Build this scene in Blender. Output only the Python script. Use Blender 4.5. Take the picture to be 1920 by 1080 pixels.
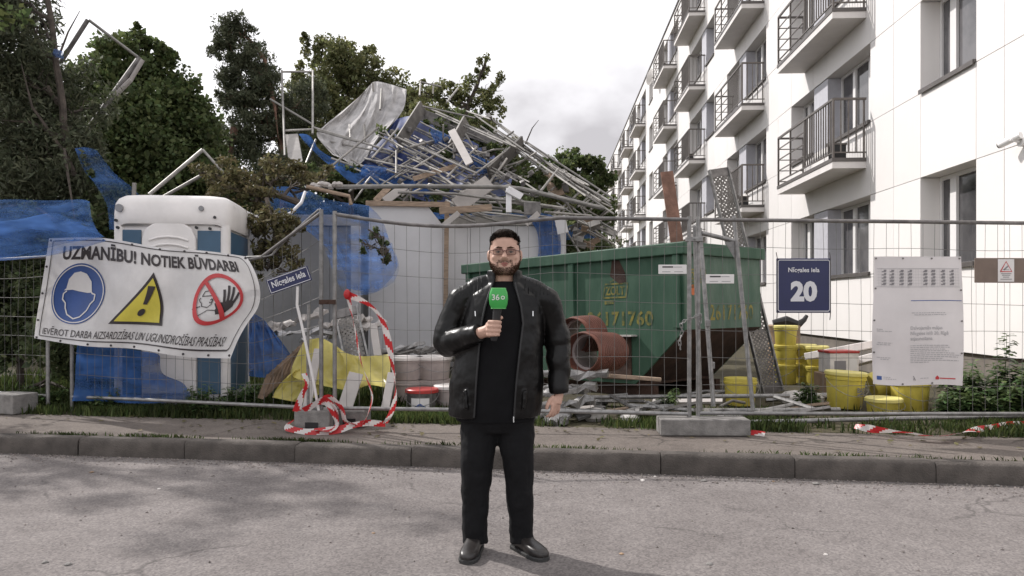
import bpy, bmesh, math, random
import numpy as np
from mathutils import Vector, Matrix, Euler

# ------------------------------------------------------------------ camera, sky, sun, exposure
for o in list(bpy.data.objects): bpy.data.objects.remove(o)
SC = bpy.context.scene
COL = SC.collection
R = math.radians
PI = math.pi
F, CX, HY, CH = 1400.0, 960.0, 570.0, 1.40        # focal length in photo pixels, centre, horizon row, eye height

cam_d = bpy.data.cameras.new('camera'); cam = bpy.data.objects.new('camera', cam_d); COL.objects.link(cam)
cam_d.sensor_width = 36; cam_d.lens = 36 * F / 1920; cam_d.shift_y = (HY - 540) / 1920
cam_d.clip_start = 0.05; cam_d.clip_end = 3000
cam.location = (0, 0, CH); cam.rotation_euler = (R(90), 0, 0)
SC.camera = cam

SUN_DIR = Vector((-0.60, 0.42, 0.66)).normalized()     # towards the sun
w = bpy.data.worlds.new('World'); SC.world = w; w.use_nodes = True
nt = w.node_tree; nt.nodes.clear()
def wn(t, **k):
    n = nt.nodes.new(t)
    for a, b in k.items(): setattr(n, a, b)
    return n
sky = wn('ShaderNodeTexSky', sky_type='NISHITA', sun_disc=False)
sky.sun_elevation = math.asin(SUN_DIR.z)
sky.sun_rotation = math.atan2(SUN_DIR.x, SUN_DIR.y)
sky.air_density = 1.0; sky.dust_density = 2.0
tc = wn('ShaderNodeTexCoord')
mp = wn('ShaderNodeMapping'); mp.inputs['Scale'].default_value = (1.0, 1.0, 1.7); mp.inputs['Location'].default_value = (0.35, 0.0, 0.1)
n1 = wn('ShaderNodeTexNoise'); n1.inputs['Scale'].default_value = 2.1; n1.inputs['Detail'].default_value = 7; n1.inputs['Roughness'].default_value = .5
cover = wn('ShaderNodeValToRGB'); cover.color_ramp.elements[0].position = .30; cover.color_ramp.elements[1].position = .44
n2 = wn('ShaderNodeTexNoise'); n2.inputs['Scale'].default_value = 2.4; n2.inputs['Detail'].default_value = 6; n2.inputs['Roughness'].default_value = .5
mp2 = wn('ShaderNodeMapping'); mp2.inputs['Location'].default_value = (4.4, 1.2, 5.1); mp2.inputs['Scale'].default_value = (1, 1, 1.5)
shade = wn('ShaderNodeValToRGB')
e = shade.color_ramp.elements; e[0].position = .36; e[0].color = (5.2, 5.05, 5.3, 1); e[1].position = .53; e[1].color = (10.9, 10.8, 11.1, 1)
mix = wn('ShaderNodeMix', data_type='RGBA')
bg = wn('ShaderNodeBackground'); bg.inputs['Strength'].default_value = 0.10
out = wn('ShaderNodeOutputWorld')
L = nt.links.new
L(tc.outputs['Generated'], mp.inputs['Vector']); L(mp.outputs[0], n1.inputs['Vector']); L(n1.outputs['Fac'], cover.inputs[0])
L(tc.outputs['Generated'], mp2.inputs['Vector']); L(mp2.outputs[0], n2.inputs['Vector']); L(n2.outputs['Fac'], shade.inputs[0])
L(cover.outputs[0], mix.inputs['Factor']); L(sky.outputs[0], mix.inputs['A']); L(shade.outputs[0], mix.inputs['B'])
L(mix.outputs['Result'], bg.inputs['Color']); L(bg.outputs[0], out.inputs[0])

sun_d = bpy.data.lights.new('sun', 'SUN'); sun_d.energy = 3.4; sun_d.angle = R(0.9); sun_d.color = (1, .955, .92)
sun = bpy.data.objects.new('sun', sun_d); COL.objects.link(sun)
sun.rotation_euler = SUN_DIR.to_track_quat('Z', 'Y').to_euler(); sun.location = (-20, 14, 25)
vs = SC.view_settings; vs.view_transform = 'Standard'; vs.look = 'None'; vs.exposure = 0.30; vs.gamma = 1
SC.render.engine = 'CYCLES'
SC.cycles.use_denoising = True
SC.cycles.max_bounces = 6; SC.cycles.transparent_max_bounces = 16
SC.cycles.sample_clamp_indirect = 6

# ------------------------------------------------------------------ helpers
def V(*a): return Vector(a)
def at(px, py, Y): return V((px - CX) / F * Y, Y, CH - (py - HY) / F * Y)
RNG = random.Random(7)

class MB:
    def __init__(s): s.v = []; s.f = []; s.mi = []; s.cur = 0
    def add(s, vs, fs):
        b = len(s.v); s.v += [tuple(p) for p in vs]
        for f in fs: s.f.append([b + i for i in f]); s.mi.append(s.cur)
        return s
    def box(s, c, d, M=None):
        c = Vector(c); h = Vector(d) / 2; vs = []
        for sx in (-1, 1):
            for sy in (-1, 1):
                for sz in (-1, 1):
                    p = V(sx * h.x, sy * h.y, sz * h.z)
                    vs.append((M @ p if M else p) + c)
        return s.add(vs, [(0, 1, 3, 2), (4, 6, 7, 5), (0, 4, 5, 1), (2, 3, 7, 6), (0, 2, 6, 4), (1, 5, 7, 3)])
    def bbox(s, a, b): return s.box([(a[i] + b[i]) / 2 for i in range(3)], [abs(b[i] - a[i]) for i in range(3)])
    def beam(s, p0, p1, wd, th, up=(0, 0, 1), roll=0):
        p0 = Vector(p0); p1 = Vector(p1); d = (p1 - p0); l = d.length; d.normalize()
        u = Vector(up)
        if abs(d.dot(u)) > .98: u = V(1, 0, 0)
        x = d.cross(u).normalized(); z = x.cross(d).normalized()
        M = Matrix((x, d, z)).transposed()
        if roll: M = M @ Matrix.Rotation(roll, 3, 'Y')
        return s.box((p0 + p1) / 2, (wd, l, th), M)
    def loft(s, rings, cap=True, closed=True):
        n = len(rings[0]); b = len(s.v)
        for r in rings: s.v += [tuple(p) for p in r]
        for i in range(len(rings) - 1):
            for j in range(n if closed else n - 1):
                k = (j + 1) % n
                s.f.append([b + i * n + j, b + i * n + k, b + (i + 1) * n + k, b + (i + 1) * n + j]); s.mi.append(s.cur)
        if cap:
            s.f.append([b + j for j in range(n)][::-1]); s.mi.append(s.cur)
            s.f.append([b + (len(rings) - 1) * n + j for j in range(n)]); s.mi.append(s.cur)
        return s
    def path(s, pts, r, n=6, cap=True, sx=1.0):
        pts = [Vector(p) for p in pts]; m = len(pts)
        rad = r if isinstance(r, (list, tuple)) else [r] * m
        rings = []; ref = None
        for i, p in enumerate(pts):
            d = (pts[min(i + 1, m - 1)] - pts[max(i - 1, 0)])
            if d.length < 1e-9: d = V(0, 0, 1)
            d.normalize()
            if ref is None:
                ref = V(0, 0, 1) if abs(d.z) < .9 else V(1, 0, 0)
            x = (ref - d * ref.dot(d))
            if x.length < 1e-6: x = d.orthogonal()
            x.normalize(); y = d.cross(x); ref = x
            rings.append([p + (x * math.cos(a) + y * math.sin(a) * sx) * rad[i] for a in [2 * PI * k / n for k in range(n)]])
        return s.loft(rings, cap)
    def tube(s, p0, p1, r, n=8, r2=None): return s.path([p0, p1], [r, r if r2 is None else r2], n)
    def lathe(s, prof, c=(0, 0, 0), n=20, cap=True):
        c = Vector(c)
        return s.loft([[c + V(r * math.cos(2 * PI * k / n), r * math.sin(2 * PI * k / n), z) for k in range(n)] for r, z in prof], cap)
    def ell(s, c, r, n=12, m=8, M=None):
        c = Vector(c); rings = []
        for i in range(m + 1):
            t = -PI / 2 + PI * (i + .001) / (m + .002)
            ring = []
            for k in range(n):
                p = V(r[0] * math.cos(t) * math.cos(2 * PI * k / n), r[1] * math.cos(t) * math.sin(2 * PI * k / n), r[2] * math.sin(t))
                ring.append(c + (M @ p if M else p))
            rings.append(ring)
        return s.loft(rings)
    def sheet(s, fn, nu, nv, fl=None):
        b = len(s.v)
        for j in range(nv + 1):
            for i in range(nu + 1): s.v.append(tuple(fn(i / nu, j / nv)))
        for j in range(nv):
            for i in range(nu):
                a = b + j * (nu + 1) + i
                if fl and not fl(i / nu, j / nv): continue
                s.f.append([a, a + 1, a + nu + 2, a + nu + 1]); s.mi.append(s.cur)
        return s
    def prism(s, pts, off):
        pts = [Vector(p) for p in pts]; off = Vector(off); n = len(pts)
        return s.add(pts + [p + off for p in pts], [list(range(n))[::-1], list(range(n, 2 * n))] + [(i, (i + 1) % n, n + (i + 1) % n, n + i) for i in range(n)])
    def mesh(s, name, mats):
        me = bpy.data.meshes.new(name); me.from_pydata(s.v, [], s.f)
        for m in (mats if isinstance(mats, (list, tuple)) else [mats]): me.materials.append(m)
        if any(s.mi): me.polygons.foreach_set('material_index', s.mi)
        bm = bmesh.new(); bm.from_mesh(me); bmesh.ops.recalc_face_normals(bm, faces=bm.faces); bm.to_mesh(me); bm.free()
        return me
    def build(s, name, mats, parent=None, smooth=False, bevel=0):
        o = link(name, s.mesh(name, mats), parent)
        if smooth: shade_smooth(o.data)
        if bevel:
            b = o.modifiers.new('bevel', 'BEVEL'); b.width = bevel; b.segments = 2; b.limit_method = 'ANGLE'
        return o

def shade_smooth(me, ang=40):
    me.polygons.foreach_set('use_smooth', [True] * len(me.polygons))
    if ang: me.set_sharp_from_angle(angle=R(ang))
def link(name, me, parent=None):
    o = bpy.data.objects.new(name, me); COL.objects.link(o)
    if parent: o.parent = parent
    return o
def tag(o, label=None, cat=None, group=None, kind=None):
    if label: o['label'] = label
    if cat: o['category'] = cat
    if group: o['group'] = group
    if kind: o['kind'] = kind
    return o
def thing(name, label, cat, loc=(0, 0, 0), rz=0, group=None):
    o = link(name, None); o.location = loc; o.rotation_euler = (0, 0, rz)
    return tag(o, label, cat, group)
def lerp(a, b, t): return a + (b - a) * t

# ------------------------------------------------------------------ materials
def mat(name, col, rough=.6, metal=0.0, var=.15, scale=6, bump=0.0, bscale=40, col2=None, spec=.5, detail=5, rnd=0.0, island=0.0, stretch=None, lo=.35, hi=.65, trans=0.0, coat=0.0):
    m = bpy.data.materials.new(name); m.use_nodes = True; n = m.node_tree; b = n.nodes['Principled BSDF']
    def N(t): return n.nodes.new(t)
    LK = n.links.new
    b.inputs['Roughness'].default_value = rough; b.inputs['Metallic'].default_value = metal
    b.inputs['Specular IOR Level'].default_value = spec
    if coat: b.inputs['Coat Weight'].default_value = coat
    tc = N('ShaderNodeTexCoord'); mp = N('ShaderNodeMapping')
    if stretch: mp.inputs['Scale'].default_value = stretch
    LK(tc.outputs['Object'], mp.inputs[0])
    nz = N('ShaderNodeTexNoise'); nz.inputs['Scale'].default_value = scale; nz.inputs['Detail'].default_value = detail; nz.inputs['Roughness'].default_value = .6
    LK(mp.outputs[0], nz.inputs['Vector'])
    rp = N('ShaderNodeValToRGB'); el = rp.color_ramp.elements
    el[0].position = lo; el[1].position = hi
    c2 = col2 or [min(1, c * (1 + var)) for c in col]; c1 = col if col2 else [c * (1 - var) for c in col]
    el[0].color = (*c1, 1); el[1].color = (*c2, 1)
    LK(nz.outputs['Fac'], rp.inputs[0]); src = rp.outputs[0]
    if rnd or island:
        if island:
            g = N('ShaderNodeNewGeometry'); rs = g.outputs['Random Per Island']; amt = island
        else:
            g = N('ShaderNodeObjectInfo'); rs = g.outputs['Random']; amt = rnd
        mr = N('ShaderNodeMapRange'); mr.inputs['To Min'].default_value = 1 - amt; mr.inputs['To Max'].default_value = 1 + amt
        LK(rs, mr.inputs['Value'])
        hs = N('ShaderNodeHueSaturation'); LK(src, hs.inputs['Color']); LK(mr.outputs[0], hs.inputs['Value']); src = hs.outputs[0]
        if island:
            mr2 = N('ShaderNodeMapRange'); mr2.inputs['To Min'].default_value = .47; mr2.inputs['To Max'].default_value = .53
            mu = N('ShaderNodeMath'); mu.operation = 'MULTIPLY'; mu.inputs[1].default_value = 7.31
            fr = N('ShaderNodeMath'); fr.operation = 'FRACT'
            LK(rs, mu.inputs[0]); LK(mu.outputs[0], fr.inputs[0]); LK(fr.outputs[0], mr2.inputs['Value']); LK(mr2.outputs[0], hs.inputs['Hue'])
    LK(src, b.inputs['Base Color'])
    if bump:
        bz = N('ShaderNodeTexNoise'); bz.inputs['Scale'].default_value = bscale; bz.inputs['Detail'].default_value = 4
        LK(mp.outputs[0], bz.inputs['Vector'])
        bp = N('ShaderNodeBump'); bp.inputs['Strength'].default_value = bump; bp.inputs['Distance'].default_value = .02
        LK(bz.outputs['Fac'], bp.inputs['Height']); LK(bp.outputs[0], b.inputs['Normal'])
    if trans:
        tr = N('ShaderNodeBsdfTranslucent'); LK(src, tr.inputs['Color'])
        mx = N('ShaderNodeMixShader'); mx.inputs[0].default_value = trans
        LK(b.outputs[0], mx.inputs[1]); LK(tr.outputs[0], mx.inputs[2]); LK(mx.outputs[0], n.nodes['Material Output'].inputs['Surface'])
    return m

def net_mat(name, col, dens=.62, spread=.35, scale=3.0):
    m = bpy.data.materials.new(name); m.use_nodes = True; n = m.node_tree; n.nodes.clear()
    def N(t): return n.nodes.new(t)
    LK = n.links.new
    tc = N('ShaderNodeTexCoord'); nz = N('ShaderNodeTexNoise'); nz.inputs['Scale'].default_value = scale; nz.inputs['Detail'].default_value = 3
    mp = N('ShaderNodeMapping'); mp.inputs['Scale'].default_value = (.6, .6, 2.6)
    LK(tc.outputs['Object'], mp.inputs[0]); LK(mp.outputs[0], nz.inputs['Vector'])
    mr = N('ShaderNodeMapRange'); mr.inputs['From Min'].default_value = .3; mr.inputs['From Max'].default_value = .7
    mr.inputs['To Min'].default_value = max(0, dens - spread); mr.inputs['To Max'].default_value = min(1, dens + spread)
    LK(nz.outputs['Fac'], mr.inputs['Value'])
    rp = N('ShaderNodeValToRGB'); rp.color_ramp.elements[0].position = .3; rp.color_ramp.elements[1].position = .75
    rp.color_ramp.elements[0].color = (*[c * .7 for c in col], 1); rp.color_ramp.elements[1].color = (*[min(1, c * 1.5) for c in col], 1)
    LK(nz.outputs['Fac'], rp.inputs[0])
    d = N('ShaderNodeBsdfDiffuse'); t = N('ShaderNodeBsdfTranslucent'); a = N('ShaderNodeMixShader'); a.inputs[0].default_value = .4
    LK(rp.outputs[0], d.inputs[0]); LK(rp.outputs[0], t.inputs[0]); LK(d.outputs[0], a.inputs[1]); LK(t.outputs[0], a.inputs[2])
    tp = N('ShaderNodeBsdfTransparent'); b = N('ShaderNodeMixShader')
    LK(mr.outputs[0], b.inputs[0]); LK(tp.outputs[0], b.inputs[1]); LK(a.outputs[0], b.inputs[2])
    o = N('ShaderNodeOutputMaterial'); LK(b.outputs[0], o.inputs['Surface'])
    return m

M = {}
M['facade'] = mat('facade', (.80, .775, .755), .55, var=.03, scale=.6, rnd=.02)
M['core'] = mat('core', (.62, .60, .58), .7, var=.05)
M['soffit'] = mat('soffit', (.70, .67, .65), .7, var=.05, scale=3)
M['lilac'] = mat('lilac', (.50, .50, .54), .6, var=.06)
M['dark_trim'] = mat('dark_trim', (.10, .09, .085), .5, var=.1)
M['rail'] = mat('rail', (.13, .115, .105), .5, .3, var=.15)
M['plinth'] = mat('plinth', (.16, .14, .12), .8, var=.2, scale=3)
M['pvc'] = mat('pvc', (.78, .77, .76), .35, var=.02)
M['glass'] = mat('glass', (.055, .055, .062), .06, var=.5, scale=1.3, spec=.6, col2=(.16, .155, .16), rnd=.6)
M['roof'] = mat('roof', (.12, .12, .12), .8)
M['concrete'] = mat('concrete', (.20, .19, .18), .9, var=.25, scale=9, bump=.4, bscale=60)
M['kerb'] = mat('kerb', (.082, .071, .063), .92, var=.3, scale=5, bump=.5, bscale=70, rnd=.1)
M['galv'] = mat('galv', (.23, .225, .22), .45, .55, var=.25, scale=14, rnd=.1)
M['galv_dark'] = mat('galv_dark', (.17, .16, .155), .5, .5, var=.3, scale=10)
M['tube'] = mat('tube', (.30, .285, .265), .5, .35, var=.25, scale=5, rnd=.3)
M['deck'] = mat('deck', (.15, .14, .13), .6, .25, var=.3, scale=5, rnd=.15)
M['wire'] = mat('wire', (.14, .135, .13), .6, .3, var=.1)
M['wood'] = mat('wood', (.30, .22, .16), .8, var=.3, scale=5, stretch=(1, 8, 8))
M['rusty_wood'] = mat('rusty_wood', (.20, .11, .08), .85, var=.3, scale=6, bump=.3)
M['old_wood'] = mat('old_wood', (.16, .11, .075), .85, var=.4, scale=5, bump=.4)
M['white_board'] = mat('white_board', (.42, .39, .37), .6, var=.1, scale=3)
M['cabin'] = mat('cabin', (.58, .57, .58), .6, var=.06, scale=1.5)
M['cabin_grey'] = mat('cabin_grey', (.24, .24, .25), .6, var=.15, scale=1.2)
M['grey_beam'] = mat('grey_beam', (.36, .34, .32), .6, var=.15)
M['grey_tarp'] = mat('grey_tarp', (.50, .485, .48), .8, var=.25, scale=3.5, bump=.7, bscale=5, trans=.15, spec=.2)
M['net'] = net_mat('net', (.085, .18, .42), .48, .22, 2.2)
M['net_dense'] = net_mat('net_dense', (.052, .125, .33), .72, .22, 2.2)
M['net_light'] = net_mat('net_light', (.12, .22, .48), .34, .22)
M['tarp_blue'] = mat('tarp_blue', (.010, .022, .10), .5, var=.5, scale=1.2, bump=.4, bscale=4, col2=(.018, .045, .20), trans=.06)
M['yellow_sheet'] = mat('yellow_sheet', (.60, .52, .15), .25, var=.15, scale=4, bump=.5, bscale=6, trans=.3)
M['yellow'] = mat('yellow', (.62, .52, .09), .5, col2=(.44, .35, .07), lo=.45, hi=.8, scale=7, rnd=.12, trans=.08)
M['yellow_lid'] = mat('yellow_lid', (.68, .60, .20), .45, var=.1)
M['toilet'] = mat('toilet', (.74, .71, .69), .42, var=.07, scale=3, bump=.05, bscale=4)
M['toilet_blue'] = mat('toilet_blue', (.045, .10, .165), .45, var=.12, scale=2)
M['black'] = mat('black', (.015, .015, .016), .5, var=.2)
M['rubber'] = mat('rubber', (.03, .03, .03), .7)
M['vinyl'] = mat('vinyl', (.72, .705, .70), .42, var=.09, scale=3, trans=.25)
M['ink'] = mat('ink', (.035, .028, .03), .5, var=.05)
M['ink_soft'] = mat('ink_soft', (.22, .21, .22), .6, var=.05)
M['ink_pale'] = mat('ink_pale', (.40, .39, .40), .6, var=.05)
M['p_blue'] = mat('p_blue', (.025, .075, .26), .45, var=.1)
M['p_yellow'] = mat('p_yellow', (.60, .52, .07), .45, var=.08)
M['p_red'] = mat('p_red', (.48, .035, .04), .45, var=.08)
M['p_white'] = mat('p_white', (.68, .66, .645), .45, var=.03)
M['sign_blue'] = mat('sign_blue', (.014, .018, .075), .35, var=.08)
M['sign_white'] = mat('sign_white', (.62, .62, .64), .4, var=.03)
M['poster'] = mat('poster', (.63, .60, .60), .5, var=.05, scale=2, trans=.12)
M['brown_board'] = mat('brown_board', (.17, .125, .10), .6, var=.12)
M['skip'] = mat('skip', (.018, .064, .036), .6, var=.35, scale=1.6, col2=(.050, .108, .070), bump=.3, bscale=5, stretch=(2.2, 2.2, .7), lo=.32, hi=.72)
M['skip_end'] = mat('skip_end', (.030, .086, .054), .6, var=.35, scale=2.5, col2=(.095, .145, .112), bump=.3, bscale=5, stretch=(2.2, 2.2, .8), lo=.32, hi=.72)
M['rust'] = mat('rust', (.048, .025, .017), .85, var=.4, scale=4, bump=.3)
M['stencil'] = mat('stencil', (.22, .185, .03), .6, var=.5, scale=7, col2=(.045, .075, .035), lo=.42, hi=.60)
M['orange'] = mat('orange', (.50, .13, .04), .6)
M['pipe'] = mat('pipe', (.145, .052, .034), .5, var=.15)
M['pipe_in'] = mat('pipe_in', (.34, .29, .28), .5, var=.08)
M['tape_red'] = mat('tape_red', (.55, .03, .035), .35, var=.1, trans=.25)
M['tape_white'] = mat('tape_white', (.72, .68, .66), .35, var=.08, trans=.25)
M['pail'] = mat('pail', (.40, .34, .32), .5, var=.2, scale=4)
M['pail_lid'] = mat('pail_lid', (.66, .62, .59), .35, var=.15)
M['red_lid'] = mat('red_lid', (.40, .035, .03), .4, var=.15)
M['carton'] = mat('carton', (.28, .19, .12), .8, var=.2)
M['plaster'] = mat('plaster', (.58, .55, .52), .8, var=.25, scale=5, bump=.4, bscale=12)
M['foil'] = mat('foil', (.25, .243, .238), .28, .5, var=.35, scale=7, bump=.9, bscale=9)
M['bark'] = mat('bark', (.075, .06, .05), .9, var=.4, scale=6, bump=.6, bscale=20)
M['bark_red'] = mat('bark_red', (.15, .085, .06), .9, var=.4, scale=6, bump=.6, bscale=20)
M['leaf_dark'] = mat('leaf_dark', (.092, .115, .052), .55, var=.35, scale=.8, island=.45, trans=.50, spec=.35)
M['leaf_conifer'] = mat('leaf_conifer', (.100, .112, .068), .6, var=.35, scale=1, island=.45, trans=.42, spec=.3)
M['leaf_mid'] = mat('leaf_mid', (.100, .130, .050), .55, var=.35, scale=.9, island=.4, trans=.52, spec=.35)
M['leaf_olive'] = mat('leaf_olive', (.175, .185, .080), .55, var=.3, scale=.9, island=.4, trans=.52, spec=.35)
M['leaf_brown'] = mat('leaf_brown', (.13, .115, .055), .6, var=.4, scale=2, island=.5, trans=.35, spec=.3)
M['leaf_weed'] = mat('leaf_weed', (.100, .155, .055), .45, var=.3, scale=2, island=.35, trans=.3, spec=.45)
M['grass'] = mat('grass', (.070, .095, .030), .6, var=.35, scale=1.2, island=.45, trans=.35, spec=.3)
M['skin'] = mat('skin', (.52, .325, .25), .5, var=.08, scale=18, spec=.4)
M['hair'] = mat('hair', (.016, .010, .007), .7, var=.4, scale=90, bump=.6, bscale=160, spec=.12)
M['beard'] = mat('beard', (.078, .044, .028), .75, var=.4, scale=90, bump=.6, bscale=160, spec=.12)
M['lip'] = mat('lip', (.34, .13, .11), .5)
M['lid'] = mat('lid', (.26, .14, .10), .6)
M['eye'] = mat('eye', (.36, .33, .32), .3, var=.03)
M['leather'] = mat('leather', (.005, .0047, .0047), .36, var=.25, scale=9, bump=.22, bscale=7, spec=.26)
M['cloth_black'] = mat('cloth_black', (.006, .006, .007), .9, var=.2, spec=.2)
M['trouser'] = mat('trouser', (.006, .006, .007), .85, var=.25, scale=6, bump=.3, bscale=10, spec=.25)
M['shoe'] = mat('shoe', (.022, .019, .018), .38, var=.25, scale=14)
M['chrome'] = mat('chrome', (.6, .6, .6), .25, .9)
def lens_mat():
    m = bpy.data.materials.new('lens'); m.use_nodes = True; n = m.node_tree; n.nodes.clear()
    t = n.nodes.new('ShaderNodeBsdfTransparent'); t.inputs[0].default_value = (.62, .54, .50, 1)
    g = n.nodes.new('ShaderNodeBsdfGlossy'); g.inputs['Roughness'].default_value = .08; g.inputs[0].default_value = (.9, .85, .8, 1)
    x = n.nodes.new('ShaderNodeMixShader'); x.inputs[0].default_value = .035; o = n.nodes.new('ShaderNodeOutputMaterial')
    n.links.new(t.outputs[0], x.inputs[1]); n.links.new(g.outputs[0], x.inputs[2]); n.links.new(x.outputs[0], o.inputs[0]); return m
M['lens'] = lens_mat()
M['mic_green'] = mat('mic_green', (.045, .36, .07), .4, var=.03)
M['foam_edge'] = mat('foam_edge', (.16, .52, .17), .4, var=.03)

def ground_mat(name, base, light, speck, sc=1.0, cracks=0.0, rough=.95):
    m = bpy.data.materials.new(name); m.use_nodes = True; n = m.node_tree; b = n.nodes['Principled BSDF']
    b.inputs['Roughness'].default_value = rough; b.inputs['Specular IOR Level'].default_value = .25
    def N(t): return n.nodes.new(t)
    LK = n.links.new
    tc = N('ShaderNodeTexCoord')
    def noise(s, d=5, r=.6):
        z = N('ShaderNodeTexNoise'); z.inputs['Scale'].default_value = s * sc; z.inputs['Detail'].default_value = d; z.inputs['Roughness'].default_value = r
        LK(tc.outputs['Object'], z.inputs['Vector']); return z.outputs['Fac']
    def ramp(src, p0, c0, p1, c1):
        r = N('ShaderNodeValToRGB'); r.color_ramp.elements[0].position = p0; r.color_ramp.elements[1].position = p1
        r.color_ramp.elements[0].color = (*c0, 1); r.color_ramp.elements[1].color = (*c1, 1); LK(src, r.inputs[0]); return r.outputs[0]
    def mixc(f, a, b_, mode='MIX'):
        x = N('ShaderNodeMix'); x.data_type = 'RGBA'; x.blend_type = mode
        if isinstance(f, float): x.inputs['Factor'].default_value = f
        else: LK(f, x.inputs['Factor'])
        for s_, k in ((a, 'A'), (b_, 'B')):
            if isinstance(s_, tuple): x.inputs[k].default_value = (*s_, 1)
            else: LK(s_, x.inputs[k])
        return x.outputs['Result']
    big = mixc(.55, ramp(noise(.55, 6), .38, base, .62, light), ramp(noise(3.2, 5), .35, base, .65, light))
    vo = N('ShaderNodeTexVoronoi'); vo.inputs['Scale'].default_value = 85 * sc; LK(tc.outputs['Object'], vo.inputs['Vector'])
    bw = N('ShaderNodeRGBToBW'); LK(vo.outputs['Color'], bw.inputs[0])
    grain = ramp(bw.outputs[0], .15, (.74, .735, .74), .85, (1.26, 1.25, 1.23)) if not cracks > .6 else ramp(bw.outputs[0], .15, (.82, .82, .82), .85, (1.18, 1.17, 1.15))
    c = mixc(1.0, big, grain, 'MULTIPLY')
    spk = ramp(noise(9, 3, .5), .62, (0, 0, 0), .72, (1, 1, 1))
    sp2 = N('ShaderNodeMath'); sp2.operation = 'MULTIPLY'; sp2.inputs[1].default_value = .35; LK(spk, sp2.inputs[0])
    c = mixc(sp2.outputs[0], c, speck)
    if cracks:
        dn = N('ShaderNodeTexNoise'); dn.inputs['Scale'].default_value = 1.5; dn.inputs['Detail'].default_value = 4; LK(tc.outputs['Object'], dn.inputs['Vector'])
        ad = N('ShaderNodeVectorMath'); ad.operation = 'ADD'; LK(tc.outputs['Object'], ad.inputs[0])
        sc_ = N('ShaderNodeVectorMath'); sc_.operation = 'SCALE'; sc_.inputs['Scale'].default_value = .7; LK(dn.outputs['Color'], sc_.inputs[0]); LK(sc_.outputs[0], ad.inputs[1])
        vc = N('ShaderNodeTexVoronoi'); vc.feature = 'DISTANCE_TO_EDGE'; vc.inputs['Scale'].default_value = .55; LK(ad.outputs[0], vc.inputs['Vector'])
        cr = ramp(vc.outputs['Distance'], .002, (1, 1, 1), .010, (0, 0, 0))
        g = noise(.9, 2); gg = ramp(g, .50, (0, 0, 0), .58, (1, 1, 1))
        ml = N('ShaderNodeMath'); ml.operation = 'MULTIPLY'; LK(cr, ml.inputs[0]); LK(gg, ml.inputs[1])
        m2 = N('ShaderNodeMath'); m2.operation = 'MULTIPLY'; m2.inputs[1].default_value = cracks; LK(ml.outputs[0], m2.inputs[0])
        c = mixc(m2.outputs[0], c, tuple(x * .35 for x in base))
    LK(c, b.inputs['Base Color'])
    bp = N('ShaderNodeBump'); bp.inputs['Strength'].default_value = .35; bp.inputs['Distance'].default_value = .004
    LK(bw.outputs[0], bp.inputs['Height']); LK(bp.outputs[0], b.inputs['Normal'])
    return m
M['asphalt'] = ground_mat('asphalt', (.146, .132, .128), (.206, .189, .183), (.12, .108, .105), 1.0, .5)
M['walk'] = ground_mat('walk', (.115, .098, .088), (.175, .152, .136), (.085, .072, .064), .9, .7)
M['soil'] = ground_mat('soil', (.045, .04, .026), (.085, .075, .045), (.05, .065, .02), .8)

# ------------------------------------------------------------------ print helpers (lettering)
_tc = {}
def text2d(body, size=1.0, bold=0.0, align='CENTER', shear=0.0, spacing=1.0):
    k = (body, size, bold, align, shear, spacing)
    if k in _tc: return _tc[k]
    c = bpy.data.curves.new('t', 'FONT'); c.body = body; c.size = size; c.offset = bold; c.align_x = align; c.align_y = 'CENTER'
    c.shear = shear; c.space_character = spacing; c.resolution_u = 3; c.fill_mode = 'FRONT'
    o = bpy.data.objects.new('t', c); COL.objects.link(o); bpy.context.view_layer.update()
    me = bpy.data.meshes.new_from_object(o.evaluated_get(bpy.context.evaluated_depsgraph_get()))
    vs = [(v.co.x, v.co.y) for v in me.vertices]; fs = [list(p.vertices) for p in me.polygons]
    bpy.data.objects.remove(o); bpy.data.curves.remove(c); bpy.data.meshes.remove(me)
    _tc[k] = (vs, fs); return vs, fs
def fit(vs, w=None, h=None):
    x0 = min(v[0] for v in vs); x1 = max(v[0] for v in vs); y0 = min(v[1] for v in vs); y1 = max(v[1] for v in vs)
    sx = w / (x1 - x0) if w else None; sy = h / (y1 - y0) if h else None
    sx = sx or sy; sy = sy or sx
    return [((v[0] - (x0 + x1) / 2) * sx, (v[1] - (y0 + y1) / 2) * sy) for v in vs]
def put(mb, vf, fn, sub=0):
    vs, fs = vf
    if not sub: return mb.add([fn(x, y) for x, y in vs], fs)
    bm = bmesh.new(); bv = [bm.verts.new((x, y, 0)) for x, y in vs]
    for f in fs:
        try: bm.faces.new([bv[i] for i in f])
        except ValueError: pass
    bmesh.ops.triangulate(bm, faces=bm.faces)
    for _ in range(sub):
        long = [e for e in bm.edges if e.calc_length() > .03]
        if not long: break
        bmesh.ops.subdivide_edges(bm, edges=long, cuts=1); bmesh.ops.triangulate(bm, faces=bm.faces)
    bm.verts.index_update()
    mb.add([fn(v.co.x, v.co.y) for v in bm.verts], [[v.index for v in f.verts] for f in bm.faces]); bm.free()
    return mb
def ring2d(rx, ry, t, n=40, c=(0, 0)):
    vs = []; fs = []
    for i in range(n):
        a = 2 * PI * i / n
        vs += [(c[0] + rx * math.cos(a), c[1] + ry * math.sin(a)), (c[0] + (rx - t) * math.cos(a), c[1] + (ry - t) * math.sin(a))]
        j = (i + 1) % n; fs.append([2 * i, 2 * j, 2 * j + 1, 2 * i + 1])
    return vs, fs
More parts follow.
